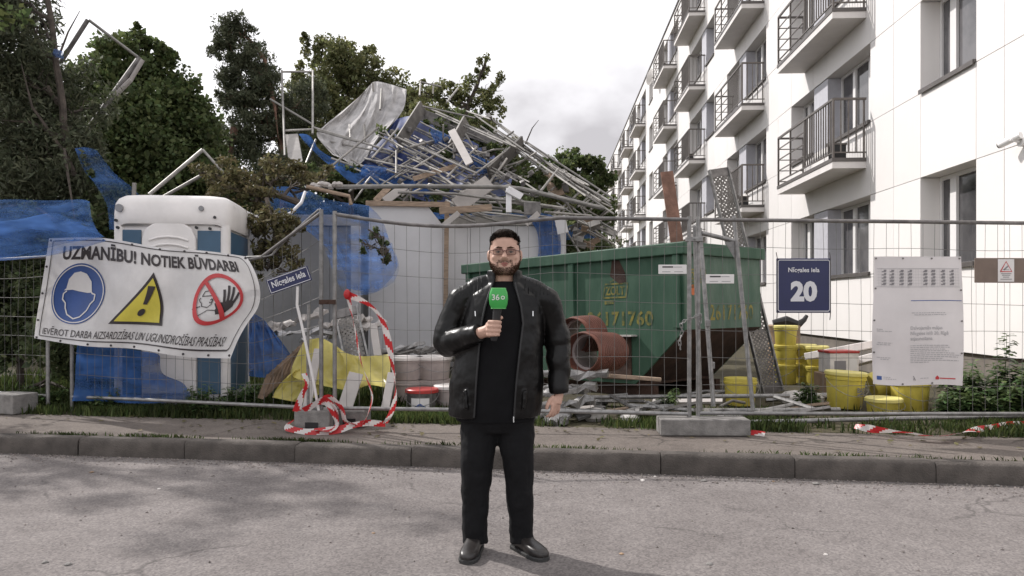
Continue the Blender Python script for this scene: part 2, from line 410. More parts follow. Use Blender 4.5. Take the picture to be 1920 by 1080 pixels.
def disc2d(rx, ry, n=40, c=(0, 0), k=4):
    vs = [c]; fs = []
    for r in range(1, k + 1):
        for i in range(n):
            a = 2 * PI * i / n; vs.append((c[0] + rx * r / k * math.cos(a), c[1] + ry * r / k * math.sin(a)))
    for i in range(n):
        j = (i + 1) % n; fs.append([0, 1 + i, 1 + j])
        for r in range(1, k): b = 1 + (r - 1) * n; fs.append([b + i, b + n + i, b + n + j, b + j])
    return vs, fs
def rect2d(x0, y0, x1, y1, n=1):
    vs = []; fs = []
    for i in range(n + 1):
        x = lerp(x0, x1, i / n); vs += [(x, y0), (x, y1)]
        if i: fs.append([2 * i - 2, 2 * i, 2 * i + 1, 2 * i - 1])
    return vs, fs
def line2d(pts, t):
    vs = []; fs = []; n = len(pts)
    for i, p in enumerate(pts):
        a = pts[max(i - 1, 0)]; b = pts[min(i + 1, n - 1)]; dx, dy = b[0] - a[0], b[1] - a[1]; l = math.hypot(dx, dy) or 1
        nx, ny = -dy / l * t / 2, dx / l * t / 2; vs += [(p[0] + nx, p[1] + ny), (p[0] - nx, p[1] - ny)]
        if i: fs.append([2 * i - 2, 2 * i - 1, 2 * i + 1, 2 * i])
    return vs, fs
def poly2d(pts): return pts, [list(range(len(pts)))]
def dense(pts, k=6, close=True):
    o = []
    n = len(pts)
    for i in range(n if close else n - 1):
        a, b = pts[i], pts[(i + 1) % n]
        for t in range(k): o.append((lerp(a[0], b[0], t / k), lerp(a[1], b[1], t / k)))
    if close: o.append(o[0])
    else: o.append(pts[-1])
    return o

# ------------------------------------------------------------------ foliage helpers
def leaf_mesh(name, clumps, size, mt, seed=1, aspect=.55, droop=0.0, shell=.45, fill=3.0):
    rs = np.random.RandomState(seed); P = []; 
    for (c, r, n) in clumps:
        c = np.array(c); r = np.array(r)
        n = int(n * fill); k = max(5, int(n / 75)); d = rs.normal(size=(k, 3)); d /= np.linalg.norm(d, axis=1)[:, None]
        sub = d * (rs.uniform(.05, 1.0, (k, 1)) ** shell); sub[rs.uniform(size=k) < .13] *= 1.28
        w_ = rs.uniform(.5, 1.5, k); idx = rs.choice(k, n, p=w_ / w_.sum())
        q = rs.normal(size=(n, 3)); q /= np.linalg.norm(q, axis=1)[:, None]; q *= rs.uniform(0, 1, (n, 1)) ** .45
        P.append(c + (sub[idx] + q * rs.uniform(.20, .52, (k, 1))[idx]) * r)
    P = np.vstack(P); n = len(P)
    u = rs.normal(size=(n, 3)); u[:, 2] -= droop; u /= np.linalg.norm(u, axis=1)[:, None]
    a = rs.normal(size=(n, 3)); wv = np.cross(u, a); wv /= np.linalg.norm(wv, axis=1)[:, None]
    nn = np.cross(u, wv)
    s = size * rs.lognormal(-.12, .34, (n, 1)).clip(.35, 1.9); wd = s * aspect
    vs = np.stack([P - u * s * .5, P + wv * wd * .5 + nn * s * .06, P + u * s * .5, P - wv * wd * .5 + nn * s * .06], 1).reshape(-1, 3)
    return quads_mesh(name, vs, mt)
def quads_mesh(name, vs, mt, k=4):
    n = len(vs) // k; me = bpy.data.meshes.new(name)
    me.vertices.add(n * k); me.vertices.foreach_set('co', np.asarray(vs, dtype=np.float32).ravel())
    me.loops.add(n * k); me.loops.foreach_set('vertex_index', np.arange(n * k, dtype=np.int32))
    me.polygons.add(n); me.polygons.foreach_set('loop_start', np.arange(0, n * k, k, dtype=np.int32))
    me.polygons.foreach_set('loop_total', np.full(n, k, dtype=np.int32))
    me.update(calc_edges=True); me.validate(); me.materials.append(mt); return me
def wob(pts, amp, rng):
    return [pts[0]] + [p + V(rng.uniform(-amp, amp), rng.uniform(-amp, amp), rng.uniform(-amp, amp)) for p in pts[1:-1]] + [pts[-1]]
def seg(p0, p1, k): return [p0.lerp(p1, i / k) for i in range(k + 1)]

def tree(name, label, trunk_pts, r0, clumps, leaf, mt, seed, aspect=.55, droop=0, bark='bark', group=None, limbs=True, r1=.03, extra=(), fill=3.0):
    """clumps: (px, py, Y, rx, rz, ry, n) read off the picture, placed at their own distance"""
    rng = random.Random(seed)
    base = Vector(trunk_pts[0])
    t = thing(name, label, 'tree', base, 0, group)
    tp = [Vector(p) - base for p in trunk_pts]
    fine = []
    for i in range(len(tp) - 1): fine += seg(tp[i], tp[i + 1], 4)[:-1]
    fine.append(tp[-1]); fine = wob(fine, r0 * .25, rng)
    mb = MB(); nf = len(fine)
    mb.path(fine, [lerp(r0, r1, (i / (nf - 1)) ** .8) for i in range(nf)], 8)
    cl = []
    for (px, py, Y, rx, rz, ry, n) in clumps:
        c = at(px, py, Y) - base; cl.append((c, (rx, ry, rz), n))
        if limbs:
            k = min(range(nf), key=lambda i: abs(fine[i].z - (c.z - .35 * abs(c.x - fine[i].x) - .3)))
            p0 = fine[k]; pts = wob(seg(p0, c, 5), .10, rng)
            for q in pts[1:-1]: q.z -= .04
            mb.path(pts, [lerp(.45 * r0 * (1 - .6 * k / nf) + .012, .008, i / 5) for i in range(6)], 5)
            for _ in range(4):
                e_ = c + V(rng.uniform(-1, 1) * rx, rng.uniform(-1, 1) * ry, rng.uniform(-.6, 1) * rz) * .8
                mb.path(wob(seg(pts[3], e_, 4), .06, rng), [.014, .011, .009, .006, .003], 4)
    for (pts, rr) in extra:
        pp = [Vector(p) - base for p in pts]; mb.path(pp, [lerp(rr, .005, i / max(1, len(pp) - 1)) for i in range(len(pp))], 5)
    mb.build('trunk', M[bark], t, smooth=True)
    link('crown', leaf_mesh('crown', cl, leaf, M[mt], seed, aspect, droop, fill=fill), t)
    return t

# ------------------------------------------------------------------ ground, road, kerb, pavement
KA, KB = V(-4.8, 7.0, 0), V(3.93, 5.73, 0)              # kerb line at road level
KE = (KB - KA).normalized(); KN = V(-KE.y, KE.x, 0)
WZ = 0.16                                               # pavement and site level
def kp(s, n, z): return KA + KE * s + KN * n + V(0, 0, z)

mb = MB(); mb.add([(-900, -900, -.06), (900, -900, -.06), (900, 900, -.06), (-900, 900, -.06)], [(0, 1, 2, 3)])
tag(mb.build('ground', M['soil']), 'bare soil ground reaching to the horizon', 'ground', kind='structure')
mb = MB(); mb.sheet(lambda u, v: kp(lerp(-45, 45, u), lerp(-16, .02, v), 0), 60, 12)
tag(mb.build('road', M['asphalt']), 'worn pale asphalt road in front of the kerb', 'road', kind='structure')
mb = MB(); mb.sheet(lambda u, v: kp(lerp(-45, 45, u), lerp(.149, 1.34, v), WZ - .006), 60, 4)
tag(mb.build('pavement', M['walk']), 'brownish asphalt pavement between kerb and verge', 'pavement', kind='structure')
def lawn_z(x, y): return WZ - .012 + .03 * math.sin(x * 1.3 + y * .7) * math.sin(y * .9 - x * .4)
def lawn(u, v):
    p = kp(lerp(-45, 45, u), 1.30 + (v ** 1.8) * 90, 0); k = min(1, max(0, (v ** 1.8 * 90) / .5))
    return V(p.x, p.y, lerp(WZ - .012, lawn_z(p.x, p.y), k))
mb = MB(); mb.sheet(lawn, 90, 60)
tag(mb.build('lawn', M['soil']), 'patchy weedy site ground behind the pavement', 'lawn', kind='structure')

kerb = link('kerb', None); kerb.location = KA; kerb.rotation_euler = (0, 0, math.atan2(KE.y, KE.x))
tag(kerb, 'row of worn concrete kerb stones along the road', 'kerb', kind='structure')
def stone(seed):
    rg = random.Random(seed); rings = []
    xs = [0, .012, .05, .3, .55, .8, 1.0, 1.038, 1.05]
    for i, x in enumerate(xs):
        e_ = .006 if i in (0, len(xs) - 1) else (.0015 if i in (1, len(xs) - 2) else 0)
        j = lambda a: rg.uniform(-a, a)
        rings.append([V(x, e_ + j(.003), -.08), V(x, e_ + j(.004), .10), V(x, .006 + e_ + j(.004), .145 + j(.004)), V(x, .024 + e_ + j(.005), .166 - e_ + j(.003)), V(x, .15 - e_ + j(.003), .167 - e_ + j(.003)), V(x, .15 - e_, -.08)])
    m = MB(); m.loft(rings); me = m.mesh('kerb_stone', M['kerb']); shade_smooth(me, 50); return me
stones = [stone(i) for i in range(5)]
for i in range(-8, 20):
    o = link('kerb_stone', stones[i % 5], kerb); o.location = (i * 1.056 - .25, RNG.uniform(-.006, .006), RNG.uniform(-.008, .006)); o.rotation_euler = (0, 0, RNG.uniform(-.004, .004))

# litter and pebbles lying on the road
def chip(c, s, mt, name, label, cat, group):
    m = MB(); n = 7; rg = random.Random(int(c.x * 1000) + 5)
    m.loft([[c + V(math.cos(2 * PI * k / n) * s * f_ * rg.uniform(.7, 1.2), math.sin(2 * PI * k / n) * s * f_ * rg.uniform(.7, 1.2), z * s) for k in range(n)] for f_, z in ((.9, 0.02), (1, .25), (.5, .5))])
    return tag(m.build(name, M[mt]), label, cat, group)
for (px, py, s) in ((92, 851, .035), (172, 886, .03), (298, 917, .022), (85, 1055, .03), (128, 1059, .035), (895, 914, .015), (1228, 894, .02), (1205, 901, .03), (1320, 902, .045), (1530, 908, .05), (1165, 1039, .022), (1330, 1058, .03), (1548, 1040, .02), (1870, 911, .03), (1450, 903, .02), (560, 905, .018), (700, 1000, .018), (420, 870, .02)):
    Y = F * CH / (py - HY); chip(at(px, py, Y), s * .65, RNG.choice(['plaster', 'concrete', 'carton']), 'road_litter', 'small bit of rubble lying loose on the road', 'litter', 'bits of rubble scattered on the road')

# grit, twigs and dry crumbs swept against the kerb and over the road
rs0 = np.random.RandomState(2); GV = []
for k in range(4200):
    s_ = rs0.uniform(-3, 11.5); n_ = -abs(rs0.exponential(.10)) - .004 if k < 3600 else -rs0.uniform(.05, 3.5)
    c_ = kp(s_, n_, .002); r_ = rs0.uniform(.003, .011); a_ = rs0.uniform(0, 6.28)
    q = [c_ + V(math.cos(a_ + i * 2.1) * r_ * rs0.uniform(.6, 1.8), math.sin(a_ + i * 2.1) * r_, 0) for i in range(3)]; t_ = c_ + V(0, 0, r_ * .8)
    for i in range(3): GV += [q[i], q[(i + 1) % 3], t_]
M['grit'] = mat('grit', (.19, .165, .15), .9, var=.3, island=.5)
tag(link('gutter_grit', quads_mesh('gutter_grit', np.array([tuple(v) for v in GV]), M['grit'], 3)), 'fine grit and crumbs gathered along the kerb foot', 'grit', kind='stuff')

# ------------------------------------------------------------------ apartment building
B = thing('apartment_building', 'long white five storey apartment block with rows of railed balconies', 'building', (5.8, 0, 0), -math.atan(.05))
SILL = [1.94 + 2.75 * i for i in range(5)]; WH = 1.43; ROOF = 15.0; PL = .72; BEG, END = 5.0, 74.0; DEP = .36
ops = []      # openings: (y0, y1, type)
slabs = []
def group_at(n, mirror):
    if not mirror:
        ops.extend([(n - .16, n + 1.95, 'A'), (n + 1.95, n + 2.77, 'L'), (n + 2.77, n + 4.25, 'B')]); slabs.append((n, n + 3.32, 1))
    else:
        ops.extend([(n - 1.5, n - .1, 'B'), (n - .1, n + .72, 'L'), (n + .72, n + 3.1, 'A')]); slabs.append((n, n + 3.32, 1))
ops.append((10.16, 11.68, 'W'))
for n, mrr in ((13.67, 0), (20.15, 0), (27.8, 1), (34.0, 0), (45.1, 0), (51.7, 0), (60.0, 1), (66.5, 0)): group_at(n, mrr)
ops.append((41.9, 43.4, 'W')); ops.sort()
brk = [BEG, 6.6, 8.1, 9.53]
for (a, b, t_) in ops:
    a0 = brk[-1]; k = max(1, round((a - a0) / 1.1)) if a - a0 > .3 else 1
    if a - a0 > .01: brk += [lerp(a0, a, i / k) for i in range(1, k + 1)]
    brk.append(b)
while brk[-1] < END - .8: brk.append(min(END, brk[-1] + 1.4))
brk[-1] = END
zb = [PL]
for s_ in SILL: zb += [s_, s_ + WH]
zb.append(ROOF - .06)
def otype(y0, y1):
    for a, b, t_ in ops:
        if y0 > a - .01 and y1 < b + .01: return t_
    return None
mb = MB(); mb.bbox((DEP, BEG, .1), (10, END, ROOF - .1)); mb.build('wall', M['core'], B)
mb = MB(); mb.bbox((.06, BEG, .0), (DEP - .001, END, PL - .012)); mb.build('plinth', M['plinth'], B)
mb = MB(); mb.bbox((-.05, BEG - .05, ROOF - .055), (10.1, END + .05, ROOF + .03)); mb.build('parapet_cap', M['dark_trim'], B)
mb = MB(); mb.bbox((.14, BEG + .1, PL), (DEP - .002, END - .1, PL + .001)); 
G_ = .011; far = MB(); npan = 0
mcache = {}
def panel_obj(y0, y1, z0, z1, mt='facade', name='facade_panel'):
    k = (round(y1 - y0, 3), round(z1 - z0, 3), mt)
    if k not in mcache:
        m = MB(); m.bbox((0, G_ / 2, G_ / 2), (DEP - .004, y1 - y0 - G_ / 2, z1 - z0 - G_ / 2)); mcache[k] = m.mesh(name, M[mt])
    o = link(name, mcache[k], B); o.location = (RNG.uniform(-.0015, .0015), y0, z0); return o
wcache = {}
def window(y0, y1, z0, z1, two=True):
    wd = y1 - y0; k = (round(wd, 2), two)
    if k not in wcache:
        h = z1 - z0; fr = MB(); t_ = .06; xo = DEP - .07
        fr.bbox((xo, 0, 0), (DEP - .003, wd, t_ + .02)); fr.bbox((xo, 0, h - t_), (DEP - .003, wd, h))
        fr.bbox((xo + .001, 0, t_), (DEP - .003, t_, h - t_)); fr.bbox((xo + .001, wd - t_, t_), (DEP - .003, wd, h - t_))
        ms = [wd * .73] if wd < 1.8 else [wd * .32, wd * .67]; mw = .085 if wd < 1.8 else .06
        edges = [t_]
        for mm in ms:
            fr.bbox((xo - .012, mm - mw, t_ - .001), (DEP - .003, mm + mw, h - t_ + .001)); edges += [mm - mw, mm + mw]
        edges.append(wd - t_); panes = []
        for i in range(0, len(edges), 2):
            p = MB(); p.bbox((xo + .03, edges[i] - .004, t_ + .012), (DEP - .004, edges[i + 1] + .004, h - t_ + .004)); panes.append(p.mesh('pane', M['glass']))
        sl = MB(); sl.bbox((-.035, .01, -.045), (xo - .002, wd - .01, .0)); sl.bbox((-.045, .01, -.07), (-.028, wd - .01, -.004))
        wcache[k] = (fr.mesh('window', M['pvc']), panes, sl.mesh('sill', M['dark_trim']))
    f, ps, sl = wcache[k]
    o = link('window', f, B); o.location = (0, y0, z0)
    for p in ps: link('pane', p, o)
    s_ = link('sill', sl, o); s_.location = (0, 0, .046)
    return o
for iy in range(len(brk) - 1):
    y0, y1 = brk[iy], brk[iy + 1]; t_ = otype(y0, y1)
    for iz in range(len(zb) - 1):
        z0, z1 = zb[iz], zb[iz + 1]; isw = iz % 2 == 1 and iz < len(zb) - 1
        if t_ and isw and iz // 2 < 5 and t_ != 'L':
            window(y0, y1, z0, z1); continue
        if t_ == 'L' and isw:
            m = MB(); m.bbox((.02, .008, .008), (DEP - .004, y1 - y0 - .008, z1 - z0 - .008)); o = link('door_panel', m.mesh('door_panel', M['lilac']), B); o.location = (0, y0, z0); continue
        if npan < 290: panel_obj(y0, y1, z0, z1); npan += 1
        else: far.bbox((RNG.uniform(-.0015, .0015), y0 + G_ / 2, z0 + G_ / 2), (DEP - .004, y1 - G_ / 2, z1 - G_ / 2))
o = far.build('far_facade_panels', M['facade'], B); o['kind'] = 'stuff'
# balconies
PROJ = .62
def rail_mesh(ln):
    m = MB(); H = 1.08; x = -PROJ + .03; z0 = .10; r = .014
    def bar(a, b, t_=.024): m.beam(a, b, t_, t_)
    bar((x, 0.02, H), (x, ln - .02, H), .04); bar((x, .02, z0), (x, ln - .02, z0))
    for yy in (.02, ln - .02):
        bar((x, yy, -.02), (x, yy, H), .036); bar((x, yy, H), (-.0, yy, H), .04); bar((x, yy, z0), (0, yy, z0)); bar((-.04, yy, -.02), (-.04, yy, H), .03)
    for k in range(1, 4): bar((x + (PROJ - .07) * k / 4, .02, z0), (x + (PROJ - .07) * k / 4, .02, H), .020)
    for k in range(1, 4): bar((x, ln - .02, z0 + (H - z0) * k / 4), (-.03, ln - .02, z0 + (H - z0) * k / 4), .020)
    y = .02 + .12
    while y < ln * .47: bar((x, y, z0), (x, y, H), .020); y += .125
    bar((x, ln * .47, z0), (x, ln * .47, H), .032); bar((x, ln * .74, z0), (x, ln * .74, H), .032)
    for k in range(1, 4):
        z = z0 + (H - z0) * k / 4; bar((x, ln * .47, z), (x, ln - .02, z), .020)
    return m.mesh('railing', M['rail'])
ln = 3.32; rmesh = rail_mesh(ln)
sm = MB(); sm.bbox((-PROJ + .012, .012, 0), (-.002, ln - .012, .15)); sm.cur = 1; sm.bbox((-PROJ, 0, .12), (-.003, ln, .19)); slab_mesh = sm.mesh('balcony', [M['soffit'], M['dark_trim']])
for (a, b, _) in slabs:
    for fl in range(1, 5):
        o = link('balcony', slab_mesh, B); o.location = (0, a, SILL[fl] - .80)
        r_ = link('railing', rmesh, o); r_.location = (0, 0, .19)
# rubbish pots on two balconies and satellite dishes stand as their own things
def dish(y, z, label):
    t = thing('satellite_dish', label, 'dish', B.matrix_basis @ V(-.02, y, z), 0, 'white satellite dishes on the facade')
    m = MB(); m.tube((0, 0, 0), (-.35, -.05, .1), .025); m.build('bracket', M['galv'], t)
    m = MB(); ax = V(-.8, .5, .35).normalized(); Mx = ax.to_track_quat('Z', 'Y').to_matrix()
    m.loft([[V(-.35, -.05, .1) + Mx @ V(r * math.cos(2 * PI * k / 20), r * math.sin(2 * PI * k / 20), z_) for k in range(20)] for r, z_ in ((.02, 0), (.25, .03), (.42, .11), (.43, .10), (.25, .01), (.02, -.02))]); m.build('reflector', M['pvc'], t, smooth=True)
dish(39.6, 13.3, 'white satellite dish high on the facade, nearest the sky'); dish(47.5, 13.1, 'white satellite dish on the facade, farther of the two')
for (y_, fl, w_, lb) in ((13.95, 1, .30, 'dark storage box in the corner of the nearest lower balcony'), (20.7, 1, .26, 'dark pot on the second column balcony above the skip'), (28.6, 2, .3, 'dark box on a middle balcony farther along')):
    t = thing('balcony_box', lb, 'box', B.matrix_basis @ V(-.42, y_, SILL[fl] - .60), -.05); m = MB(); m.box((0, 0, .13), (.22, w_, .26)); m.build('box', M['black'], t, bevel=.01); m = MB(); m.box((0, 0, .27), (.24, w_ + .02, .03)); m.build('lid', M['rail'], t)
cc = thing('security_camera', 'small white bullet camera on the wall at the right edge', 'camera', B.matrix_basis @ V(0, 9.12, 3.38), -.05)
m = MB(); m.tube((0, 0, 0), (-.06, 0, 0), .06, 14); m.tube((-.06, 0, 0), (-.16, .02, .03), .018, 10); m.build('bracket', M['pvc'], cc, smooth=True)
m = MB(); m.path([(-.08, -.06, .07), (-.13, .06, .04), (-.18, .2, .0)], [.045, .047, .042], 14, sx=.9); m.build('housing', M['pvc'], cc, smooth=True)
m = MB(); m.tube((-.181, .202, 0), (-.186, .214, -.003), .036, 14); m.build('lens', M['black'], cc)

# ------------------------------------------------------------------ person
SX = 345.7
PX0, PY0 = -0.051, 4.20
P = thing('person', 'bearded man in black leather jacket and glasses speaking into a microphone', 'person', (PX0, PY0, 0)); P.scale = (1.03, 1.03, 1.012)
def remesh(mb, name, mt, parent, vox, it=6, fac=.5, disp=0.0, dscale=.1):
    o = mb.build(name, mt, parent)
    r = o.modifiers.new('r', 'REMESH'); r.mode = 'VOXEL'; r.voxel_size = vox; r.use_smooth_shade = True
    s = o.modifiers.new('s', 'SMOOTH'); s.iterations = it; s.factor = fac
    if disp:
        tx = bpy.data.textures.new('wrinkle', 'CLOUDS'); tx.noise_scale = dscale; tx.noise_depth = 3
        d = o.modifiers.new('d', 'DISPLACE'); d.texture = tx; d.strength = disp; d.mid_level = .5
    bpy.context.view_layer.update()
    me = bpy.data.meshes.new_from_object(o.evaluated_get(bpy.context.evaluated_depsgraph_get()))
    o.modifiers.clear(); o.data = me; me.name = name
    me.polygons.foreach_set('use_smooth', [True] * len(me.polygons)); return o
HT = [(-.004, .024, -.062, .020), (0.004, .044, -.060, .036), (.018, .060, -.050, .052), (.04, .072, -.036, .066), (.068, .080, -.022, .078), (.097, .0835, -.011, .089), (.13, .0835, -.002, .097), (.165, .081, .003, .100), (.20, .076, .006, .099), (.228, .066, .009, .088), (.248, .048, .011, .066), (.259, .022, .013, .032)]
HZ = 1.543; HXC = .010; HS = .925
def hring(h):
    for i in range(len(HT) - 1):
        if h <= HT[i + 1][0]:
            t = (h - HT[i][0]) / (HT[i + 1][0] - HT[i][0]); t = max(0, min(1, t))
            return [lerp(HT[i][k], HT[i + 1][k], t) for k in (1, 2, 3)]
    return HT[-1][1:]
def hp(h, ph, off=0):
    a, yc, d = hring(h); ex = .86
    s_, c_ = math.sin(ph), math.cos(ph)
    return V(HXC + (a + off) * math.copysign(abs(s_) ** ex, s_), yc - (d + off) * math.copysign(abs(c_) ** ex, c_), HZ + HS * h)
body = MB()
body.loft([[hp(h, 2 * PI * k / 28) for k in range(28)] for h, *_ in HT])
body.path([(0, .035, 1.36), (.004, .015, 1.50), (.008, -.005, 1.60)], [.085, .072, .068], 16)
body.path([V(HXC, -.092, HZ + HS * .150), V(HXC, -.106, HZ + HS * .125), V(HXC, -.120, HZ + HS * .102), V(HXC, -.104, HZ + HS * .090)], [.008, .0105, .0155, .011], 10)
for s_ in (-1, 1):
    body.ell(V(HXC + s_ * .012, -.104, HZ + HS * .096), (.009, .011, .008))
    body.ell(V(HXC + s_ * .086, .012, HZ + HS * .118), (.010, .020, .032), M=Matrix.Rotation(s_ * .35, 3, 'Z'))
    body.ell(V(HXC + s_ * .034, -.083, HZ + HS * .152), (.026, .014, .008))
    body.ell(V(HXC + s_ * .043, -.070, HZ + HS * .100), (.028, .022, .022))
body.ell(V(HXC, -.088, HZ + HS * .062), (.030, .014, .016)); body.ell(V(HXC, -.088, HZ + HS * .018), (.026, .014, .016))
# torso, arms, legs under the clothes
TS = [(.74, -.035, .20, .14), (.95, -.028, .215, .155), (1.15, -.012, .21, .15), (1.30, 0, .205, .13), (1.40, .004, .19, .11), (1.455, .004, .13, .085)]
def ell_ring(z, cx, a, b, n=28, yc=.01): return [V(cx + a * math.sin(2 * PI * k / n), yc - b * math.cos(2 * PI * k / n), z) for k in range(n)]
body.loft([ell_ring(*t) for t in TS])
SHR, ELR, WRR = V(-.225, .02, 1.415), V(-.315, .0, 1.165), V(-.105, -.225, 1.232)
SHL, ELL, WRL = V(.235, .02, 1.415), V(.305, .045, 1.15), V(.305, -.015, .925)
body.path([SHR, ELR, WRR], [.055, .045, .030], 12); body.path([SHL, ELL, WRL], [.055, .045, .030], 12)
HPR, KNR, ANR = V(-.115, .01, .80), V(-.145, -.01, .50), V(-.155, .03, .09)
HPL, KNL, ANL = V(.055, .01, .80), V(.085, -.005, .50), V(.105, .04, .09)
body.path([HPR, KNR, ANR], [.09, .06, .045], 12); body.path([HPL, KNL, ANL], [.09, .06, .045], 12)
# the hand that grips the microphone (right hand, on the left of the picture)
MIC0, MIC1 = V(-.043, -.268, 1.205), V(-.023, -.272, 1.368)
MD = (MIC1 - MIC0).normalized()
def around(z, ang, rr):
    c = MIC0 + MD * ((z - MIC0.z) / MD.z); return c + V(math.sin(ang) * rr, -math.cos(ang) * rr, 0)
body.path([WRR + V(-.02, .02, -.004), WRR + V(.02, -.018, .008), V(-.072, -.247, 1.245)], [.030, .031, .034], 12)
body.ell(V(-.066, -.250, 1.252), (.026, .030, .044))
for i, z in enumerate((1.290, 1.268, 1.246, 1.225)):       # four fingers curl round the front of the handle
    rr = .029; r_ = [.0105, .0115, .011, .0095][i]
    k_ = [0, .1, .05, -.1][i]
    body.path([around(z, -2.0, rr + .006), around(z, -1.1, rr + .008), around(z, -.35, rr + .004), around(z, .5, rr + .001), around(z - .002, 1.25 + k_, rr - .001)], [r_ * 1.05, r_ * 1.12, r_ * 1.08, r_, r_ * .85], 8)
body.path([V(-.070, -.236, 1.262), around(1.285, 3.6, .034), around(1.307, 2.6, .030), around(1.315, 1.7, .027)], [.016, .014, .0125, .010], 8)   # thumb
# the relaxed hanging hand
WQ = WRL + V(-.002, -.008, -.045); RH = Matrix.Rotation(-.75, 3, 'Z')
def hh_(x, y, z): return WQ + RH @ V(x, y, z)
body.path([WRL + V(0, 0, .02), WQ, hh_(-.006, -.012, -.045)], [.030, .026, .029], 12)
body.ell(hh_(-.004, -.014, -.036), (.017, .037, .040), M=RH)
for i, (dy, ln_) in enumerate(((-.046, .072), (-.024, .082), (-.002, .078), (.020, .062))):
    y_ = dy * .8 - .008; r_ = .0088 - .0004 * i; sp = dy * .35
    body.path([hh_(-.004, y_, -.045), hh_(-.006, y_ + sp * .3, -.078), hh_(-.018, y_ + sp * .7, -.078 - ln_ * .38), hh_(-.038, y_ + sp, -.078 - ln_ * .55)], [r_ * 1.1, r_ * 1.1, r_, r_ * .8], 8)
body.path([hh_(-.008, -.030, -.005), hh_(-.018, -.056, -.028), hh_(-.024, -.068, -.055), hh_(-.028, -.070, -.076)], [.014, .0125, .011, .0088], 8)
bo = remesh(body, 'body', M['skin'], P, .0042, 3, .4)
# hair and beard follow the head's own surface
def shell(name, mt, rows, rng_, off, parent=P, n=36):
    m = MB(); rg = random.Random(3)
    for h0, h1 in zip(rows[:-1], rows[1:]):
        for k in range(n):
            p0 = -PI + 2 * PI * k / n; p1 = p0 + 2 * PI / n; pm = (p0 + p1) / 2
            if not rng_((h0 + h1) / 2, abs(pm)): continue
            o0 = off((h0 + h1) / 2, abs(pm))
            a = [hp(h0, p0, -.004), hp(h0, p1, -.004), hp(h1, p1, -.004), hp(h1, p0, -.004)]
            b = [hp(h0, p0, o0), hp(h0, p1, o0), hp(h1, p1, o0), hp(h1, p0, o0)]
            m.add(a + b, [(3, 2, 1, 0), (4, 5, 6, 7), (0, 1, 5, 4), (1, 2, 6, 5), (2, 3, 7, 6), (3, 0, 4, 7)])
    return m
def hair_in(h, p):
    return h > (.222 if p < .62 else .210 if p < .95 else .202 if p < 1.62 else .15)
hm = shell('hair', 'hair', [.05 + .0095 * i for i in range(22)] + [.2585], hair_in, lambda h, p: .0015 + .011 * max(0, (h - .185) / .075))
hm.ell(V(HXC, -.02, HZ + HS * .252), (.056, .072, .022)); hm.ell(V(HXC - .01, -.064, HZ + HS * .243), (.050, .024, .018))
remesh(hm, 'hair', M['hair'], P, .004, 2, .5, .010, .016)
def sst(a_, b_, x): t = max(0, min(1, (x - a_) / (b_ - a_))); return t * t * (3 - 2 * t)
def beard_pr(h, p):
    top = .046 if p < .35 else lerp(.046, .062, sst(.35, .8, p)) if p < .8 else lerp(.062, .080, sst(.8, 1.35, p))
    d = 1 - sst(top - .016, top + .012, h)
    if p > 1.35: d = max(d, .65 * (1 - sst(.11, .13, h)))
    if p > 1.5: d *= 1 - sst(1.5, 1.75, p)
    if p < .55: d = max(d, .75 * (1 - sst(.35, .55, p)) * sst(.068, .075, h) * (1 - sst(.084, .090, h)))
    if .36 < p < .56: d = max(d, .55 * sst(.36, .42, p) * (1 - sst(.50, .56, p)) * (1 - sst(.075, .085, h)))
    if h > .044 and h < .066 and p < .30: d *= .25
    return d
def hair_pr(h, p):
    lim = .218 if p < .62 else .206 if p < .95 else .176 if p < 1.25 else .118 if p < 1.62 else .05
    return sst(lim - .003, lim + .006, h) * (1 if p < .9 else lerp(.38, 1, sst(.13, .20, h)))
def strands(name, mt, inside, n, ln_, off, lay, seed):
    rg_ = random.Random(seed); vs = []
    while len(vs) < n * 3:
        h, ph = rg_.uniform(-.002, .2585), rg_.uniform(-PI, PI)
        if rg_.random() > inside(h, abs(ph)): continue
        o_ = off(h); a = hp(h, ph, o_ - .002); nn = (hp(h, ph, o_ + .01) - a).normalized()
        if h > .235: nn = (nn + V(0, 0, 1.2)).normalized()
        d = (nn + lay + V(rg_.uniform(-.5, .5), rg_.uniform(-.5, .5), rg_.uniform(-.5, .5))).normalized(); w_ = d.cross(V(rg_.uniform(-1, 1), rg_.uniform(-1, 1), rg_.uniform(-1, 1))).normalized() * .0011
        vs += [a - w_, a + w_, a + d * (ln_ if h > .2 or name[0] == 'b' else ln_ * .5) * rg_.uniform(.5, 1.2)]
    return link(name, quads_mesh(name, np.array([tuple(v) for v in vs]), M[mt], 3), P)
o = strands('hair_strands', 'hair', hair_pr, 9000, .012, lambda h: .0015 + .011 * max(0, (h - .185) / .075), V(.1, -.3, .3), 5); o['kind'] = 'stuff'
o = strands('beard_strands', 'beard', beard_pr, 5200, .007, lambda h: .0015, V(0, -.1, -.7), 6); o['kind'] = 'stuff'
m = MB()
for s_ in (-1, 1): m.path([V(HXC + s_ * .014, -.100, HZ + HS * .156), V(HXC + s_ * .034, -.099, HZ + HS * .161), V(HXC + s_ * .056, -.082, HZ + HS * .154)], [.004, .0048, .003], 6)
m.build('eyebrows', M['beard'], P, smooth=True)
for s_ in (-1, 1):
    m = MB(); m.path([V(HXC + s_ * .019, -.0945, HZ + HS * .136), V(HXC + s_ * .033, -.0985, HZ + HS * .1405), V(HXC + s_ * .047, -.0915, HZ + HS * .136)], [.0018, .0034, .0018], 6); m.build('eyelid', M['lid'], P, smooth=True)
